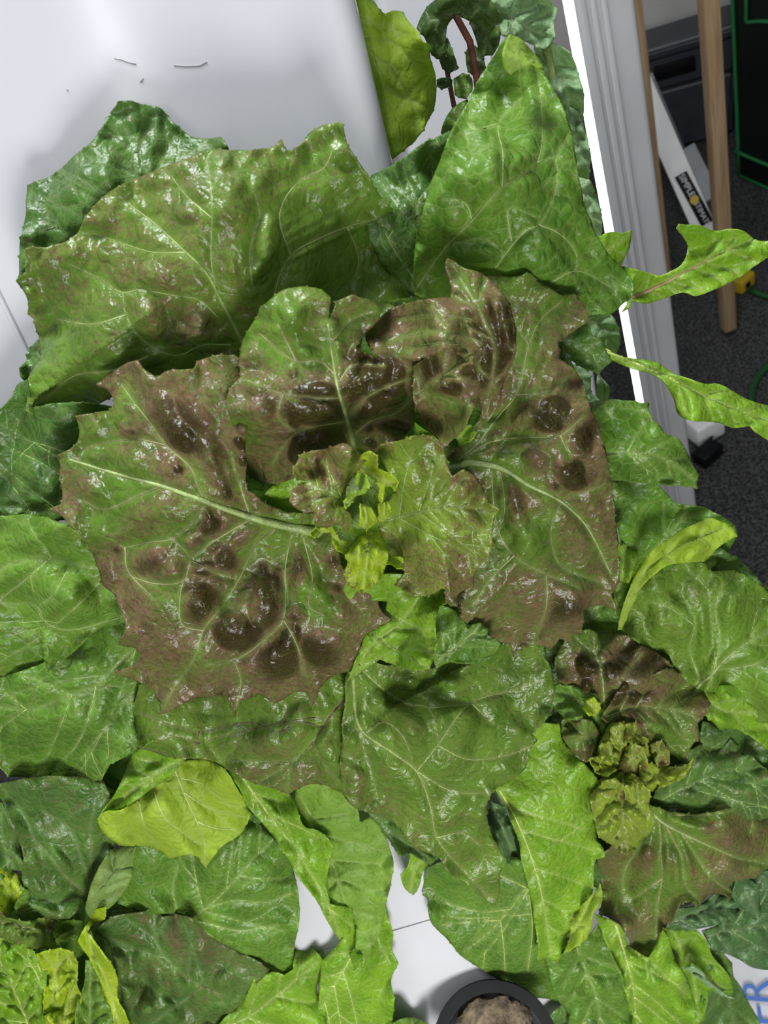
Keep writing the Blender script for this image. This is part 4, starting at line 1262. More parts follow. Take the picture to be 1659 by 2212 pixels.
# red leaves round the heart
leaf(RL, [(1306, 1545), (1270, 1500), (1235, 1490), (1210, 1470), (1198, 1430), (1212, 1395), (1250, 1365), (1281, 1362), (1300, 1372), (1314, 1368), (1347, 1368), (1380, 1391), (1421, 1411), (1456, 1440), (1430, 1480), (1370, 1510), (1330, 1530)],
     [(1308, 1545), (1304, 1500), (1300, 1455), (1288, 1420), (1280, 1370)], (0.6, 1.4, 1.0), 'red', red=0.66, nlat=2, step=4.5, ribw=8, ribmat='pale', teeth=2, nbl=6, bl_r=(8, 18), redc=[(1275, 1380, -0.4, 20), (1330, 1440, 0.3, 50), (1250, 1440, 0.3, 40), (1215, 1430, -0.3, 20), (1370, 1400, 0.2, 30)])
leaf(RL, [(1300, 1550), (1330, 1500), (1360, 1470), (1420, 1455), (1454, 1442), (1480, 1455), (1499, 1452), (1510, 1465), (1518, 1486), (1532, 1514), (1530, 1530), (1524, 1543), (1508, 1564), (1513, 1597), (1500, 1605), (1487, 1622), (1479, 1642), (1462, 1640), (1420, 1610), (1370, 1580), (1330, 1570)],
     [(1308, 1548), (1350, 1535), (1400, 1528), (1450, 1535), (1500, 1550)], (1.1, 1.8, 1.5), 'red', red=0.78, nlat=4, step=4.5, ribw=5, ribmat='green', teeth=3, cup=-0.2,
     blisters=[(1345, 1478, 16, 14), (1370, 1485, 14, 12), (1345, 1512, 26, 12, -20, 1.1, 1), (1375, 1510, 16, 14), (1362, 1545, 20, 10, 10, 1, 1), (1390, 1560, 20, 10, 20, 1, 1), (1400, 1590, 14, 12, 0, 1, 1)], redc=[(1440, 1600, -0.4, 40), (1360, 1510, 0.3, 40), (1500, 1510, 0.2, 30), (1400, 1480, -0.1, 30)])
leaf(RL, [(1215, 1556), (1248, 1552), (1281, 1562), (1300, 1585), (1285, 1613), (1270, 1645), (1250, 1640), (1231, 1618), (1213, 1589)], [(1295, 1610), (1265, 1590), (1225, 1565)], (1.0, 1.6, 1.0), 'red', red=0.55, nlat=3, step=4, ribw=3, ribmat='brown', nbl=8, bl_r=(6, 12), pillow=1.4)
leaf(RL, [(1240, 1480), (1290, 1500), (1310, 1560), (1300, 1590), (1270, 1560), (1220, 1555), (1190, 1520), (1200, 1480)], [(1300, 1570), (1265, 1530), (1215, 1495)], (0.8, 1.2, 0.9), 'mid', nlat=3, step=5, ribw=3)
leaf(RL, [(1262, 1510), (1282, 1508), (1298, 1530), (1292, 1545), (1272, 1550), (1260, 1530)], [(1295, 1548), (1282, 1530), (1268, 1515)], (1.9, 2.1, 2.1), 'lime', nlat=2, step=4, ribw=0)
leaf(RL, [(1395, 1745), (1421, 1704), (1450, 1671), (1483, 1630), (1516, 1605), (1553, 1605), (1576, 1591), (1594, 1613), (1603, 1630), (1622, 1632), (1640, 1650), (1659, 1667), (1720, 1700), (1720, 1780), (1659, 1770), (1586, 1775), (1524, 1780), (1450, 1780)],
     [(1405, 1745), (1450, 1715), (1510, 1690), (1570, 1665), (1640, 1660)], (0.6, 1.0, 0.6), 'deep', red=0.16, nlat=5, step=5, ribw=5, ribmat='green', teeth=3, nbl=4, bl_r=(8, 16), redc=[(1600, 1690, 0.2, 50)])
leaf(RL, [(1385, 1745), (1405, 1738), (1462, 1758), (1524, 1758), (1586, 1745), (1659, 1715), (1720, 1690), (1720, 1860), (1659, 1878), (1636, 1894), (1605, 1900), (1584, 1910), (1588, 1940), (1545, 1931), (1520, 1940), (1508, 1962), (1499, 1944), (1470, 1950), (1458, 1975), (1438, 2009), (1421, 2026), (1417, 2082), (1392, 2065), (1363, 2063), (1355, 2022), (1335, 1997),
          (1314, 1985), (1293, 1976), (1302, 1943), (1293, 1877), (1285, 1850), (1320, 1830), (1350, 1790)],
     [(1398, 1745), (1430, 1775), (1471, 1798), (1540, 1830), (1598, 1855), (1700, 1872)], (1.0, 1.5, 0.7), 'red', red=0.46, nlat=0, step=5, ribw=9, ribmat='pale', teeth=3, cup=-0.6,
     laterals=[[(1425, 1775), (1428, 1840), (1430, 1898), (1420, 1960), (1417, 2070)], [(1410, 1760), (1380, 1830), (1350, 1880), (1345, 1960)], [(1440, 1785), (1470, 1850), (1480, 1910), (1510, 1950)], [(1471, 1798), (1510, 1860), (1530, 1890), (1580, 1930)], [(1460, 1760), (1530, 1760), (1600, 1745), (1659, 1710)], [(1600, 1745), (1625, 1770), (1620, 1800)], [(1430, 1898), (1370, 1940)]],
     blisters=[(1500, 1785, 30, 14, 10, 1, .5), (1530, 1790, 16, 12), (1462, 1870, 12, 40, 0, 1.1, .6), (1485, 1860, 10, 40, -15, 1, .6), (1440, 1860, 12, 36, 0, .9, .2), (1400, 1850, 16, 20, 0, 1, .6), (1390, 1920, 26, 50, 0, .5, -.4)],
     redc=[(1550, 1880, 0.12, 60), (1310, 1900, 0.2, 40), (1390, 1930, -0.25, 40), (1430, 1990, 0.2, 30), (1480, 1770, -0.3, 40), (1650, 1800, 0.25, 60), (1350, 1990, 0.15, 30)])
leaf(RL, [(1275, 1720), (1297, 1683), (1340, 1665), (1380, 1680), (1404, 1715), (1404, 1740), (1412, 1770), (1405, 1795), (1392, 1811), (1380, 1832), (1352, 1844), (1322, 1828), (1297, 1807), (1285, 1770)], [(1345, 1680), (1345, 1740), (1350, 1840)], (1.0, 1.7, 1.4), 'red', red=0.22, savoy=0.5, yellow=0.60, nlat=5, step=4.2, ribw=3, teeth=3, nbl=6, bl_r=(6, 12), pillow=1.4,
     redc=[(1350, 1830, 0.45, 22), (1300, 1700, 0.2, 20)])
for ol, rb, hh, mt, rd in [
    ([(1300, 1600), (1315, 1560), (1345, 1560), (1380, 1575), (1400, 1610), (1395, 1660), (1380, 1690), (1340, 1690), (1305, 1670), (1290, 1640)], [(1350, 1690), (1345, 1640), (1340, 1570)], 2.0, 'fresh', 0.15),
    ([(1345, 1615), (1365, 1605), (1390, 1612), (1402, 1640), (1395, 1665), (1375, 1680), (1350, 1678), (1338, 1655)], [(1365, 1678), (1368, 1645), (1368, 1612)], 2.6, 'fresh', 0.5),
    ([(1275, 1640), (1300, 1630), (1322, 1640), (1330, 1665), (1310, 1680), (1285, 1668)], [(1325, 1672), (1305, 1655), (1282, 1645)], 2.4, 'fresh', 0.1),
    ([(1405, 1610), (1430, 1600), (1445, 1625), (1442, 1650), (1420, 1655), (1408, 1640)], [(1415, 1655), (1422, 1630), (1425, 1605)], 2.7, 'fresh', 0.5),
    ([(1320, 1570), (1345, 1565), (1362, 1590), (1355, 1612), (1335, 1618), (1318, 1600)], [(1340, 1615), (1340, 1595), (1340, 1570)], 2.5, 'lime', 0.25),
    ([(1300, 1690), (1330, 1680), (1350, 1700), (1345, 1725), (1315, 1730), (1298, 1712)], [(1330, 1728), (1322, 1705), (1320, 1685)], 2.7, 'lime', 0.2),
    ([(1350, 1700), (1385, 1690), (1405, 1710), (1400, 1735), (1370, 1745), (1350, 1728)], [(1378, 1742), (1378, 1718), (1378, 1695)], 2.8, 'lime', 0.25),
    ([(1340, 1570), (1380, 1562), (1410, 1580), (1405, 1605), (1370, 1612), (1345, 1595)], [(1372, 1610), (1375, 1590), (1375, 1568)], 2.6, 'lime', 0.45),
    ([(1300, 1605), (1330, 1600), (1345, 1625), (1335, 1650), (1305, 1645), (1292, 1625)], [(1325, 1648), (1320, 1625), (1315, 1604)], 2.7, 'lime', 0.2),
    ([(1385, 1655), (1425, 1650), (1470, 1655), (1500, 1640), (1480, 1680), (1430, 1700), (1395, 1715), (1375, 1700)], [(1380, 1705), (1420, 1680), (1480, 1655)], 2.3, 'fresh', 0.05)]:
    leaf(RL, ol, rb, (hh - 1.0, hh - 0.7, hh - 0.5), 'red', nlat=3, step=3.6, ribw=2, veinw=1.2, teeth=4, ruffle=1.2, red=rd + 0.16, yellow=0.60, ymar=0.2, nbl=8, bl_r=(5, 9), pillow=0.9, und=0.6, savoy=0.8)
# long glossy pale leaf with turned edge
leaf(RL, [(1062, 1700), (1100, 1650), (1151, 1566), (1170, 1560), (1207, 1566), (1215, 1597), (1236, 1626), (1264, 1650), (1289, 1679), (1294, 1692), (1281, 1716), (1285, 1754), (1289, 1787), (1293, 1820), (1302, 1832), (1307, 1851), (1285, 1857), (1281, 1890), (1279, 1935), (1260, 1960), (1228, 1976), (1232, 2013), (1219, 2057),
          (1203, 2079), (1182, 2071), (1161, 2076), (1161, 2034), (1153, 1980), (1141, 1919), (1128, 1857), (1112, 1795), (1095, 1745)],
     [(1078, 1705), (1110, 1760), (1140, 1830), (1165, 1910), (1180, 1990), (1190, 2060)], (1.9, 2.5, 1.9), 'fresh', nlat=6, step=5, ribw=6, ribmat='lime', veinw=2, teeth=2, cup=-0.6, pillow=0.6, und=0.5,
     fold=[dict(outline=[(1297, 1908), (1301, 1930), (1299, 1945), (1281, 1976), (1278, 2000), (1271, 2026), (1245, 2045), (1217, 2060), (1232, 2015), (1226, 1976), (1248, 1960), (1275, 1938)], rib=[(1228, 2040), (1255, 1990), (1292, 1915)], h=(2.2, 2.3, 2.3), mat='lime', nlat=2, ribw=0, veinw=0, teeth=1.5, step=4.5, ruffle=0.4, ymar=0.3)])
leaf(RL, [(1060, 1730), (1090, 1740), (1110, 1800), (1120, 1860), (1095, 1865), (1070, 1820), (1052, 1770)], [(1115, 1860), (1090, 1800), (1070, 1740)], (1.2, 1.4, 1.2), 'blue', nlat=2, ribw=2, step=5, ribmat='dark')

# ------------------------------------------------------------------ lettuce at the bottom right, in the black cup
BL_ = plant('lettuce', 1230, 2290, 'lettuce of long plain green leaves below the small red-hearted one', h=0.0)
stem(BL_, [(1200, 2290, 0.0), (1220, 2240, 0.2), (1250, 2180, 0.3)], 0.010, 0.006)
leaf(BL_, [(919, 1876), (912, 1934), (924, 1943), (931, 1992), (945, 2010), (963, 2026), (992, 2062), (1030, 2088), (1086, 2122), (1127, 2151), (1165, 2156), (1223, 2165), (1260, 2120), (1270, 2000), (1220, 1890), (1100, 1850), (960, 1860)],
     [(1250, 2010), (1190, 1950), (1141, 1919), (1103, 1963), (1054, 2016), (1002, 2056)], (1.0, 1.4, 0.7), 'mid', nlat=3, step=6, ribw=5, ribmat='lime', teeth=1.2, pillow=0.5, cup=-0.3, laterals=[[(1103, 1963), (1040, 1970), (960, 1950)], [(1141, 1919), (1150, 2000), (1140, 2100)]])
leaf(BL_, [(1180, 2072), (1222, 2058), (1270, 2025), (1292, 1995), (1335, 2090), (1362, 2160), (1350, 2260), (1225, 2260), (1228, 2190), (1200, 2150)], [(1240, 2030), (1262, 2090), (1290, 2160), (1300, 2250)], (1.4, 1.6, 1.0), 'mid', nlat=4, step=5.5, ribw=5, teeth=1, cup=-0.3)
leaf(BL_, [(1285, 1975), (1314, 1985), (1340, 2000), (1358, 2040), (1400, 2070), (1432, 2010), (1445, 2030), (1460, 2075), (1482, 2110), (1505, 2180), (1492, 2220), (1480, 2260), (1340, 2260), (1358, 2180), (1330, 2090)], [(1322, 1975), (1345, 2045), (1365, 2120), (1378, 2240)], (1.3, 1.5, 1.0), 'fresh', nlat=6, step=5, ribw=7, ribmat='lime', veinw=3, teeth=1.2, pillow=0.9)
leaf(BL_, [(1432, 2005), (1500, 2005), (1530, 2040), (1537, 2062), (1580, 2118), (1583, 2150), (1530, 2140), (1522, 2200), (1490, 2230), (1480, 2110), (1455, 2070)], [(1450, 2010), (1490, 2070), (1505, 2180)], (0.7, 0.8, 0.4), 'fresh', nlat=4, step=6, ribw=3, teeth=0)
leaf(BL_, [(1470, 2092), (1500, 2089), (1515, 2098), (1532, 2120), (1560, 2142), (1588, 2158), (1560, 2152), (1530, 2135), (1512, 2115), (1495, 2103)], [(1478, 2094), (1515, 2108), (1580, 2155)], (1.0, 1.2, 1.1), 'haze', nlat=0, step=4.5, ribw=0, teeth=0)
leaf(BL_, [(1225, 2165), (1300, 2150), (1300, 2260), (1160, 2260), (1175, 2200)], [(1240, 2170), (1245, 2210), (1230, 2255)], (0.5, 0.6, 0.5), 'deep', nlat=3, step=6, ribw=3)

SP = plant('spinach', 1620, 2060, 'dark blue-green smooth-leaved plant below the small red-hearted lettuce', 'spinach', h=-0.02)
stem(SP, [(1480, 2130, -4.0), (1520, 2090, -2.0), (1560, 2040, -0.4)], 0.006, 0.004)
leaf(SP, [(1440, 2004), (1455, 1965), (1508, 1955), (1545, 1930), (1586, 1938), (1602, 1958), (1598, 1976), (1565, 1993), (1516, 2005), (1462, 2012)], [(1445, 1995), (1510, 1970), (1595, 1962)], (0.9, 1.1, 0.8), 'blue', nlat=4, step=5, ribw=3, ribmat='dark', teeth=0)
leaf(SP, [(1580, 1935), (1590, 1900), (1640, 1885), (1720, 1860), (1720, 2085), (1659, 2095), (1625, 2090), (1595, 2072), (1560, 2058), (1538, 2052), (1516, 2012), (1565, 1992), (1600, 1968)], [(1530, 2020), (1590, 2010), (1650, 2000), (1710, 1990)], (0.4, 0.7, 0.4), 'blue', nlat=5, step=6, ribw=4, ribmat='vgreen', teeth=0, blisters=[(1600, 2020, 16, 40, -30, 1, 0), (1640, 2040, 20, 30, -20, 1, 0)])
leaf(SP, [(1575, 1900), (1610, 1890), (1640, 1920), (1645, 1990), (1610, 1970), (1590, 1940)], [(1590, 1905), (1615, 1935), (1640, 1985)], (0.9, 1.0, 0.8), 'blue', nlat=3, step=6, ribw=2, ribmat='dark', teeth=0)
leaf(SP, [(1530, 2055), (1560, 2058), (1582, 2080), (1585, 2110), (1600, 2130), (1615, 2160), (1642, 2212), (1650, 2260), (1490, 2260), (1505, 2200), (1520, 2140)], [(1550, 2065), (1570, 2140), (1590, 2240)], (-0.2, 0.0, -0.2), 'deep', nlat=4, step=6, ribw=3, ribmat='dark', teeth=0)

# ------------------------------------------------------------------ lower-left lettuces
CL = plant('lettuce', 620, 1700, 'pale yellow-green lettuce with folded leaves hanging in front of the white tower', h=0.0)
stem(CL, [(620, 1640, 0.1), (600, 1650, 0.8), (560, 1660, 1.4)], 0.010, 0.006)
leaf(CL, [(397, 1641), (451, 1643), (489, 1664), (515, 1706), (541, 1757), (534, 1778), (517, 1803), (485, 1824), (460, 1850), (443, 1875), (428, 1850), (405, 1845), (367, 1853), (350, 1841), (325, 1828), (262, 1824), (241, 1812), (215, 1786), (209, 1769), (228, 1753), (262, 1748), (295, 1727), (325, 1706), (365, 1665), (380, 1600), (440, 1600)],
     [(375, 1655), (400, 1720), (425, 1775), (440, 1815), (443, 1868)], (1.9, 2.0, 1.7), 'lime', under=True, nlat=0, step=5, ribw=4, ribmat='lime', teeth=1.2, pillow=0.4,
     laterals=[[(330, 1700), (355, 1765), (390, 1795), (430, 1825)], [(300, 1730), (312, 1780), (345, 1830)], [(395, 1710), (450, 1745), (530, 1765)], [(385, 1680), (430, 1690), (500, 1740)], [(425, 1775), (470, 1790), (510, 1790)]],
     fold=[])
leaf(CL, [(209, 1768), (222, 1752), (236, 1735), (253, 1706), (268, 1672), (283, 1630), (330, 1600), (400, 1615), (395, 1645), (375, 1668), (325, 1706), (295, 1727), (262, 1748), (236, 1755)],
     [(390, 1640), (310, 1690), (225, 1755)], (2.1, 2.25, 1.9), 'fresh', nlat=4, step=5, ribw=0, teeth=0.5, pillow=0.6)
leaf(CL, [(490, 1640), (500, 1680), (510, 1693), (543, 1751), (596, 1813), (640, 1886), (683, 1944), (717, 2006), (751, 2054), (765, 2100), (780, 2079), (781, 2040), (765, 1997), (763, 1958), (730, 1958), (712, 1953), (707, 1910), (712, 1860), (719, 1830), (700, 1805), (683, 1794), (660, 1788), (649, 1775), (635, 1727), (596, 1690), (540, 1650)],
     [(510, 1660), (570, 1745), (640, 1840), (700, 1940), (762, 2090)], (1.75, 1.75, 1.2), 'fresh', nlat=5, step=5, ribw=5, ribmat='lime', teeth=1.5, cup=0.2, angle=30,
     fold=[dict(outline=[(635, 1727), (645, 1690), (700, 1690), (736, 1707), (770, 1740), (778, 1775), (799, 1764), (818, 1784), (838, 1818), (850, 1866), (842, 1910), (833, 1953), (818, 2016), (789, 2074), (766, 2096), (770, 2000), (740, 1960), (700, 1960), (700, 1860), (700, 1810), (655, 1785)], rib=[(650, 1720), (700, 1820), (740, 1930), (770, 2080)], h=(1.1, 1.1, 0.9), mat='fresh', nlat=6, ribw=3, ribmat='vgreen', veinw=2, teeth=1.5, step=5, pillow=1.2, angle=60, redc=[(815, 2030, 0.8, 12), (790, 2075, 0.7, 10)])])
leaf(CL, [(833, 1950), (842, 1990), (849, 2021), (847, 2054), (861, 2081), (845, 2117), (852, 2161), (847, 2212), (845, 2260), (680, 2260), (690, 2150), (693, 2079), (736, 2030), (760, 1960), (800, 1930)], [(810, 1960), (760, 2064), (700, 2168), (670, 2240)], (0.9, 1.0, 0.6), 'fresh', nlat=5, step=5.5, ribw=6, ribmat='lime', teeth=1, pillow=0.5)
leaf(CL, [(886, 1838), (900, 1835), (915, 1842), (934, 1857), (915, 1881), (903, 1919), (893, 1935), (874, 1919), (865, 1891), (881, 1871)], [(920, 1850), (895, 1880), (885, 1925)], (1.4, 1.5, 1.2), 'fresh', nlat=2, step=4, ribw=2, teeth=1)
leaf(CL, [(790, 1745), (833, 1755), (900, 1810), (950, 1850), (930, 1870), (885, 1842), (870, 1850), (840, 1815), (805, 1768)], [(800, 1755), (860, 1810), (930, 1860)], (1.8, 2.0, 1.8), 'deep', nlat=2, step=5, ribw=2)
leaf(CL, [(780, 2260), (860, 2205), (895, 2197), (925, 2212), (935, 2260)], [(860, 2260), (880, 2230), (895, 2200)], (0.8, 0.9, 0.8), 'mid', nlat=2, step=5, ribw=2, teeth=0)

LL = plant('lettuce', 170, 2130, 'tightly curled lettuce with glossy dark leaves around a frilled pale heart', h=0.0)
stem(LL, [(420, 2140, -2.0), (330, 2140, -0.6), (240, 2130, 0.3)], 0.010, 0.007)
leaf(LL, [(540, 1755), (591, 1812), (624, 1854), (641, 1913), (646, 1993), (635, 2048), (633, 2094), (612, 2106), (591, 2086), (544, 2069), (498, 2048), (456, 2023), (414, 1992), (380, 1975), (320, 1975), (253, 1951), (262, 1926), (280, 1845), (300, 1790), (420, 1760)],
     [(412, 1987), (468, 1942), (544, 1862), (590, 1815)], (1.2, 1.4, 0.9), 'mid', nlat=4, step=5, ribw=5, ribmat='vgreen', teeth=1, cup=-0.2, laterals=[[(440, 1965), (510, 1945), (570, 1950), (630, 1930)], [(430, 1990), (520, 2010), (600, 2000)], [(385, 1985), (375, 1920), (385, 1870)]], shape=[(610, 2090, -0.3, 30)])
leaf(LL, [(203, 2014), (236, 1985), (262, 1976), (304, 1972), (338, 1961), (350, 1982), (380, 1974), (418, 1989), (456, 2023), (506, 2052), (549, 2073), (590, 2096), (560, 2120), (523, 2165), (477, 2215), (460, 2260), (290, 2260), (262, 2200), (262, 2150), (250, 2090), (236, 2035)],
     [(480, 2150), (400, 2110), (340, 2040), (335, 1970)], (0.5, 0.9, 0.9), 'deep', red=0.14, nlat=4, step=5, ribw=5, ribmat='brown', teeth=2, redc=[(370, 2010, 0.35, 60), (460, 2060, 0.15, 40)],
     blisters=[(265, 2100, 20, 44, -15, 1.1, 0), (300, 2080, 16, 40, 15, 1, 0), (345, 2140, 18, 50, -15, 1.1, .2), (385, 2130, 16, 46, -10, 1, .2), (430, 2130, 16, 40, 10, 1, .2), (480, 2130, 20, 30, 20, 1, 0), (320, 2190, 30, 30, 0, 1, 0), (370, 2190, 24, 30, 0, 1, .1)])
leaf(LL, [(549, 2113), (590, 2100), (615, 2108), (634, 2095), (638, 2030), (650, 2025), (675, 2048), (697, 2075), (703, 2140), (705, 2260), (440, 2260), (477, 2208), (523, 2162)], [(450, 2230), (530, 2200), (600, 2150), (680, 2080)], (0.5, 0.7, 0.5), 'fresh', nlat=4, step=5.5, ribw=5, ribmat='lime', veinw=2.6, teeth=1)
leaf(LL, [(-40, 1700), (20, 1690), (55, 1680), (220, 1680), (250, 1750), (248, 1820), (215, 1890), (192, 1936), (150, 1985), (100, 1985), (65, 1955), (48, 1900), (47, 1875), (52, 1855), (28, 1790), (0, 1725)],
     [(190, 1934), (140, 1890), (110, 1850), (76, 1815), (50, 1760), (10, 1710)], (1.1, 1.6, 1.2), 'deep', red=0.10, nlat=0, step=5, ribw=5, ribmat='brown', teeth=1, cup=0.1, laterals=[[(195, 1920), (175, 1850), (150, 1790), (90, 1750)], [(200, 1910), (215, 1850), (240, 1790)], [(190, 1936), (140, 1945), (95, 1945)], [(200, 1900), (195, 1800), (205, 1730)]],
     blisters=[(130, 1865, 18, 40, -35, 1.2, .5), (75, 1880, 16, 44, -10, 1.1, .4), (70, 1920, 30, 20, 40, 1, .4), (110, 1920, 30, 30, 0, .6, .2), (90, 1965, 40, 16, 20, 1, .5), (190, 1860, 14, 40, 10, .9, 0)])
leaf(LL, [(190, 1938), (214, 1872), (240, 1835), (270, 1826), (296, 1828), (290, 1850), (287, 1885), (275, 1915), (262, 1935), (235, 1960), (202, 1972), (185, 2005), (178, 2010)], [(188, 1990), (210, 1930), (250, 1880), (285, 1835)], (1.7, 1.9, 1.7), 'deep', under=True, nlat=3, step=4.5, ribw=3, teeth=0.8, ymar=0.2)
leaf(LL, [(180, 2012), (195, 1985), (205, 1968), (228, 1962), (225, 1985), (200, 1995), (190, 2012), (205, 2035), (228, 2065), (245, 2090), (255, 2120), (255, 2160), (270, 2190), (285, 2230), (290, 2260), (262, 2260), (245, 2215), (235, 2190), (225, 2150), (210, 2100), (192, 2068), (178, 2050), (168, 2035)],
     [(190, 2005), (200, 2060), (230, 2120), (262, 2230)], (2.2, 2.4, 2.0), 'lime', nlat=0, step=4.2, ribw=0, teeth=1.5)
leaf(LL, [(185, 2075), (205, 2075), (215, 2110), (228, 2150), (240, 2190), (255, 2260), (170, 2260), (165, 2180), (180, 2130)], [(190, 2250), (195, 2180), (195, 2090)], (1.6, 1.9, 2.0), 'mid', nlat=3, step=4.5, ribw=3, teeth=1.5, nbl=3)
leaf(LL, [(-40, 1720), (5, 1735), (25, 1785), (50, 1850), (48, 1880), (30, 1880), (0, 1900), (-40, 1900)], [(30, 1880), (10, 1820), (-30, 1760)], (0.9, 1.1, 0.9), 'deep', nlat=4, step=5, ribw=3, ribmat='dark', nbl=2)
leaf(LL, [(-40, 1880), (10, 1870), (40, 1890), (50, 1920), (30, 1960), (20, 1975), (-40, 1980)], [(30, 1960), (15, 1920), (-20, 1880)], (1.0, 1.2, 1.1), 'lime', nlat=3, step=5, ribw=3)
leaf(LL, [(30, 1960), (45, 1915), (70, 1930), (95, 1975), (150, 1990), (200, 1990), (195, 2040), (160, 2080), (110, 2080), (60, 2030)], [(110, 2070), (110, 2030), (120, 1990)], (0.8, 1.0, 1.0), 'mid', nlat=4, step=5, ribw=3, yellow=0.1, nbl=3)
leaf(LL, [(-40, 1965), (0, 1968), (25, 1985), (60, 1988), (100, 1982), (125, 1995), (112, 2015), (125, 2055), (90, 2050), (60, 2050), (20, 2030), (-40, 2020)], [(110, 2040), (60, 2005), (-20, 1990)], (1.8, 2.2, 2.0), 'red', red=0.5, nlat=3, step=4, ribw=2, ribmat='pale', teeth=3, savoy=1.0, nbl=6, bl_r=(6, 12), redc=[(20, 2010, -0.4, 30)])
leaf(LL, [(-40, 2010), (20, 2015), (60, 2035), (75, 2060), (95, 2080), (100, 2120), (92, 2160), (95, 2200), (100, 2260), (-40, 2260)], [(70, 2240), (40, 2160), (0, 2080), (-30, 2030)], (1.9, 2.3, 2.0), 'fresh', nlat=5, step=4, ribw=5, ribmat='lime', veinw=4, teeth=2, savoy=0.7, pillow=1.2, nbl=14, bl_r=(8, 16))
leaf(LL, [(75, 2060), (100, 2055), (130, 2050), (155, 2060), (168, 2080), (165, 2120), (150, 2150), (130, 2180), (110, 2200), (92, 2190), (95, 2120), (85, 2080)], [(110, 2195), (120, 2130), (125, 2060)], (2.3, 2.6, 2.5), 'lime', red=0.15, nlat=4, step=4, ribw=3, teeth=2.5, savoy=0.6, nbl=4, bl_r=(6, 12), redc=[(150, 2075, 0.4, 15)])
leaf(LL, [(95, 2195), (130, 2175), (160, 2110), (175, 2150), (170, 2200), (160, 2260), (90, 2260)], [(130, 2255), (140, 2200), (160, 2130)], (2.2, 2.4, 2.4), 'lime', red=0.3, nlat=3, step=4, ribw=3, teeth=2.5, savoy=0.6)
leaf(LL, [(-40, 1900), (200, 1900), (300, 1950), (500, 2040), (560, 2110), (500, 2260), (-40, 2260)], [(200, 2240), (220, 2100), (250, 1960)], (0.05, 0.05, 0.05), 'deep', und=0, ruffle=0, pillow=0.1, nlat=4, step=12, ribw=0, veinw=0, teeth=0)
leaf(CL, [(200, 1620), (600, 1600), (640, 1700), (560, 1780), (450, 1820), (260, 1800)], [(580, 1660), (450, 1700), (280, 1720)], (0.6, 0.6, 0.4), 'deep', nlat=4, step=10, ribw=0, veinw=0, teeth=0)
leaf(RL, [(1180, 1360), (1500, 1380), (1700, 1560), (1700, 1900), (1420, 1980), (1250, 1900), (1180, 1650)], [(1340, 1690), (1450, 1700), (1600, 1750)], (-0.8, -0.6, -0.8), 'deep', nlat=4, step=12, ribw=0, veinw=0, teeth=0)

# ------------------------------------------------------------------ plants beyond the tower edge
T1 = plant('lettuce', 850, 360, 'single yellow-green lettuce leaf glowing behind the edge of the white tower', h=-0.05)
leaf(T1, [(740, -20), (767, -30), (809, 7), (819, 23), (830, 31), (850, 26), (871, 28), (880, 42), (903, 68), (913, 88), (927, 97), (929, 117), (937, 160), (941, 195), (936, 234), (923, 260), (912, 285), (900, 299), (884, 315), (867, 329), (846, 343), (800, 340), (760, 200)],
     [(745, 40), (790, 105), (840, 150), (890, 225), (905, 285)], (-2.6, -2.4, -2.6), 'lime', under=True, nlat=0, step=5.5, ribw=4, ribmat='lime', veinw=2.2, teeth=2, pillow=0.8, cup=-0.2, yellow=0.1,
     laterals=[[(760, 20), (830, 60), (880, 75)], [(770, 75), (850, 95), (900, 140)], [(800, 115), (830, 180), (880, 215), (935, 235)], [(775, 50), (850, 60), (860, 80)]])
stem(T1, [(850, 420, -3.5), (800, 260, -3.0), (745, 40, -2.7)], 0.004, 0.003, 'lime')

CH = plant('chard', 1010, 420, 'dark crinkled chard with thin red stems hanging before the dim tower', 'chard', h=-0.2)
stem(CH, [(1040, 700, -29.5), (1070, 640, -18), (1070, 560, -12), (1045, 300, -11), (1030, 170, -10.5), (1015, 90, -10), (985, 35, -10), (950, 10, -10)], 0.0020, 0.0014, 'red')
stem(CH, [(1030, 640, -29.5), (1030, 520, -18), (1020, 420, -12), (985, 250, -11.5), (965, 150, -11), (955, 95, -10.8)], 0.0016, 0.0010, 'red')
leaf(CH, [(900, 60), (920, 20), (960, -10), (1050, -20), (1075, 30), (1080, 90), (1065, 118), (1040, 120), (1025, 80), (1015, 45), (985, 30), (965, 60), (960, 100), (965, 125), (945, 128), (930, 110), (918, 80)], [(1060, 110), (1040, 50), (985, 15), (940, 50), (945, 120)], (-10.4, -9.8, -10.2), 'deep', nlat=5, step=6, ribw=5, ribmat='red', pillow=1.6, teeth=2)
leaf(CH, [(948, 128), (965, 80), (985, 130), (988, 150), (970, 160), (955, 150)], [(968, 155), (968, 125), (966, 90)], (-10.6, -10.4, -10.6), 'deep', nlat=3, step=5, ribw=3, ribmat='red')
leaf(CH, [(943, 172), (960, 167), (978, 172), (976, 188), (955, 193), (944, 186)], [(978, 180), (960, 180), (946, 182)], (-10.6, -10.4, -10.6), 'deep', nlat=2, step=5, ribw=2, ribmat='dark')
leaf(CH, [(1018, 90), (1040, 110), (1048, 150), (1030, 175), (1012, 150), (1008, 115)], [(1030, 172), (1030, 140), (1020, 95)], (-10.8, -10.6, -10.8), 'deep', nlat=3, step=5, ribw=3, ribmat='red')
leaf(CH, [(980, 170), (1000, 158), (1018, 170), (1022, 195), (1005, 215), (985, 205)], [(1000, 212), (1002, 190), (1000, 162)], (-10.2, -10.0, -10.2), 'mid', nlat=3, step=5, ribw=2, pillow=1.4)
leaf(CH, [(953, 288), (965, 250), (985, 228), (1010, 215), (1020, 240), (1000, 290), (970, 320)], [(1000, 300), (985, 260), (1000, 225)], (-9.6, -9.4, -9.6), 'mid', nlat=3, step=6, ribw=2)

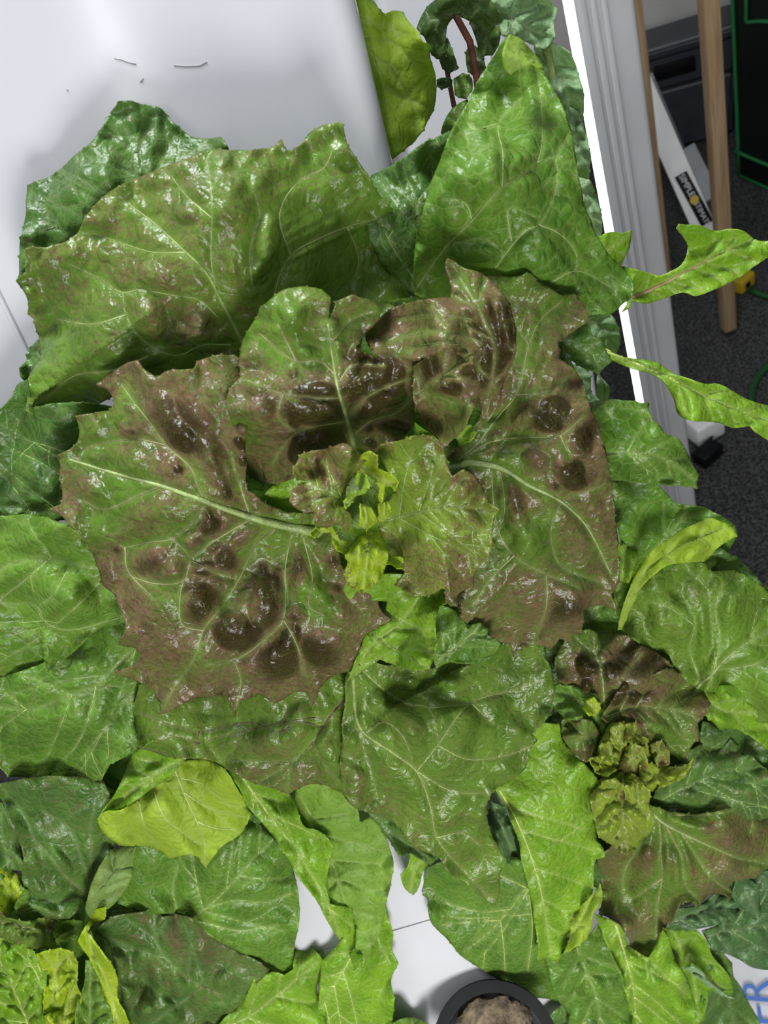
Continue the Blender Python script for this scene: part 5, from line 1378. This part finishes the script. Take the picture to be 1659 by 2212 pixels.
CG = plant('chard', 1180, 500, 'pale crinkled green chard between the big upright lettuce leaf and the lamp post', 'chard', h=-0.25)
stem(CG, [(1105, 1000, -29.5), (1160, 960, -22), (1190, 900, -18), (1200, 500, -15), (1210, 250, -13), (1180, 100, -12)], 0.004, 0.002, 'green')
for ol, rb, hh in [
    ([(1055, 5), (1080, -20), (1150, -30), (1190, 5), (1205, 20), (1198, 50), (1200, 80), (1180, 105), (1150, 98), (1120, 85), (1080, 70), (1060, 40)], [(1060, 20), (1110, 45), (1180, 80)], -12.0),
    ([(1155, 100), (1190, 90), (1230, 115), (1250, 160), (1262, 220), (1260, 270), (1240, 285), (1215, 240), (1190, 190), (1165, 150)], [(1165, 110), (1210, 170), (1250, 270)], -12.5),
    ([(1205, 220), (1250, 240), (1270, 300), (1275, 370), (1262, 420), (1240, 380), (1225, 310)], [(1215, 235), (1245, 300), (1262, 400)], -13.2),
    ([(1240, 380), (1275, 390), (1295, 440), (1300, 500), (1285, 540), (1260, 500), (1250, 440)], [(1250, 390), (1275, 450), (1288, 530)], -12.4),
    ([(1260, 660), (1300, 660), (1328, 690), (1340, 740), (1325, 780), (1290, 760), (1265, 720)], [(1265, 670), (1300, 710), (1325, 770)], -13.0),
    ([(1235, 790), (1262, 785), (1280, 810), (1275, 850), (1300, 870), (1270, 885), (1245, 860)], [(1240, 795), (1262, 830), (1285, 870)], -12.0),
    ([(1290, 800), (1318, 840), (1312, 880), (1290, 870)], [(1300, 875), (1305, 845), (1300, 810)], -12.0),
    ([(1330, 1130), (1350, 1120), (1390, 1180), (1400, 1290), (1370, 1330), (1350, 1250)], [(1370, 1320), (1365, 1240), (1345, 1140)], -6.0)]:
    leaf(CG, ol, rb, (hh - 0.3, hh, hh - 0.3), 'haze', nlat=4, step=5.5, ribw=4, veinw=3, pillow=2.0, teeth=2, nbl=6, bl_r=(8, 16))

CS = plant('chard', 1330, 640, 'bright green chard with pinkish stalks reaching out past the lamp post', 'chard', h=-0.06)
stem(CS, [(1085, 700, -29.5), (1140, 640, -20), (1200, 605, -14), (1255, 600, -9.5), (1300, 620, -6.5), (1340, 640, -4.4), (1372, 640, -3.35)], 0.0022, 0.0013, 'pink')
stem(CS, [(1090, 760, -29.5), (1130, 730, -20), (1165, 710, -14), (1200, 710, -9.5), (1240, 725, -7.0), (1280, 745, -4.8), (1315, 764, -3.4)], 0.0024, 0.0016, 'lime')
leaf(CS, [(1341, 676), (1356, 667), (1366, 648), (1395, 654), (1428, 648), (1477, 631), (1503, 638), (1535, 628), (1574, 612), (1607, 592), (1636, 570), (1659, 556), (1720, 530), (1720, 490), (1659, 520), (1633, 518), (1607, 501), (1574, 496), (1548, 500), (1509, 488), (1467, 485), (1462, 495), (1473, 508), (1486, 531), (1483, 550), (1470, 573), (1451, 586), (1428, 596), (1395, 589), (1340, 574), (1356, 596), (1369, 615), (1364, 640)],
     [(1364, 644), (1421, 618), (1470, 592), (1519, 566), (1574, 540), (1640, 512)], (-3.2, -2.0, -2.2), 'fresh', nlat=5, step=5, ribw=12, ribmat='pink', veinw=2.4, teeth=0.8, pillow=1.2, yellow=0.05)
leaf(CS, [(1300, 752), (1340, 768), (1365, 776), (1400, 778), (1423, 785), (1450, 803), (1482, 817), (1523, 829), (1553, 829), (1591, 850), (1626, 867), (1659, 876), (1720, 890), (1720, 970), (1659, 950), (1635, 935), (1620, 920), (1582, 923), (1553, 914), (1523, 911), (1494, 909), (1470, 900), (1462, 891), (1456, 864), (1444, 841), (1432, 823), (1406, 809), (1347, 788), (1303, 768)],
     [(1306, 760), (1370, 784), (1450, 818), (1530, 860), (1620, 895), (1700, 925)], (-3.2, -2.2, -2.4), 'fresh', nlat=6, step=5, ribw=9, ribmat='lime', veinw=2, teeth=0.8, pillow=1.4, yellow=0.08, shape=[(1540, 890, 0.5, 40)])
leaf(CS, [(1290, 512), (1324, 501), (1343, 505), (1366, 497), (1360, 534), (1340, 576), (1310, 560)], [(1300, 550), (1330, 530), (1362, 502)], (-2.6, -2.4, -2.6), 'fresh', nlat=3, step=5, ribw=3, teeth=1)

# ------------------------------------------------------------------ net cup on the tower
ROCK = simple('clay_plug', (0.21, 0.155, 0.10), 0.9, noise_s=160, noise_a=0.6, bump=0.8, bump_s=500)
cupc = face(1072, 2268, 0.034)
cup_e = empty('net_cup', cupc)
tag(cup_e, 'black plastic net cup filled with brown growing medium on the tower', 'net cup')
ca = (Tnor * 0.35 + (CAMP - cupc).normalized() * 0.75).normalized()             # cup mouth tilts up and outward
cu = Twid.copy(); cv = ca.cross(cu).normalized()
seg = 40
prof = [(0.0285, -0.034), (0.0345, 0.0), (0.0395, 0.0), (0.0395, 0.0035), (0.0325, 0.0035), (0.0270, -0.034)]
vs, fs = [], []
for i in range(seg):
    a = 2 * math.pi * i / seg
    for r_, z_ in prof:
        vs.append(cupc + (cu * math.cos(a) + cv * math.sin(a)) * r_ + ca * z_)
m_ = len(prof)
for i in range(seg):
    for j in range(m_):
        fs.append((i * m_ + j, ((i + 1) % seg) * m_ + j, ((i + 1) % seg) * m_ + (j + 1) % m_, i * m_ + (j + 1) % m_))
ro = mesh_obj('rim', vs, fs, BLACKP, cup_e, origin=world_org(cup_e))
ro.data.set_sharp_from_angle(angle=math.radians(40))
rngc = random.Random(5)
bm = bmesh.new()
bmesh.ops.create_icosphere(bm, subdivisions=4, radius=1.0)
for v in bm.verts:
    d_ = v.co.normalized()
    k_ = 1 + 0.10 * math.sin(9 * d_.x + 3) * math.sin(8 * d_.y) + 0.07 * math.sin(17 * d_.z + 11 * d_.x) + 0.05 * math.sin(29 * d_.y + 5 * d_.z)
    v.co = d_ * k_
    p_ = v.co.copy()
    v.co = cu * p_.x * 0.028 + cv * p_.y * 0.028 + ca * (p_.z * 0.013 - 0.003)
me = bpy.data.meshes.new('growing_plug')
bm.to_mesh(me); bm.free()
me.materials.append(ROCK)
me.polygons.foreach_set('use_smooth', [True] * len(me.polygons))
po = bpy.data.objects.new('growing_plug', me)
COL.objects.link(po); po.parent = cup_e
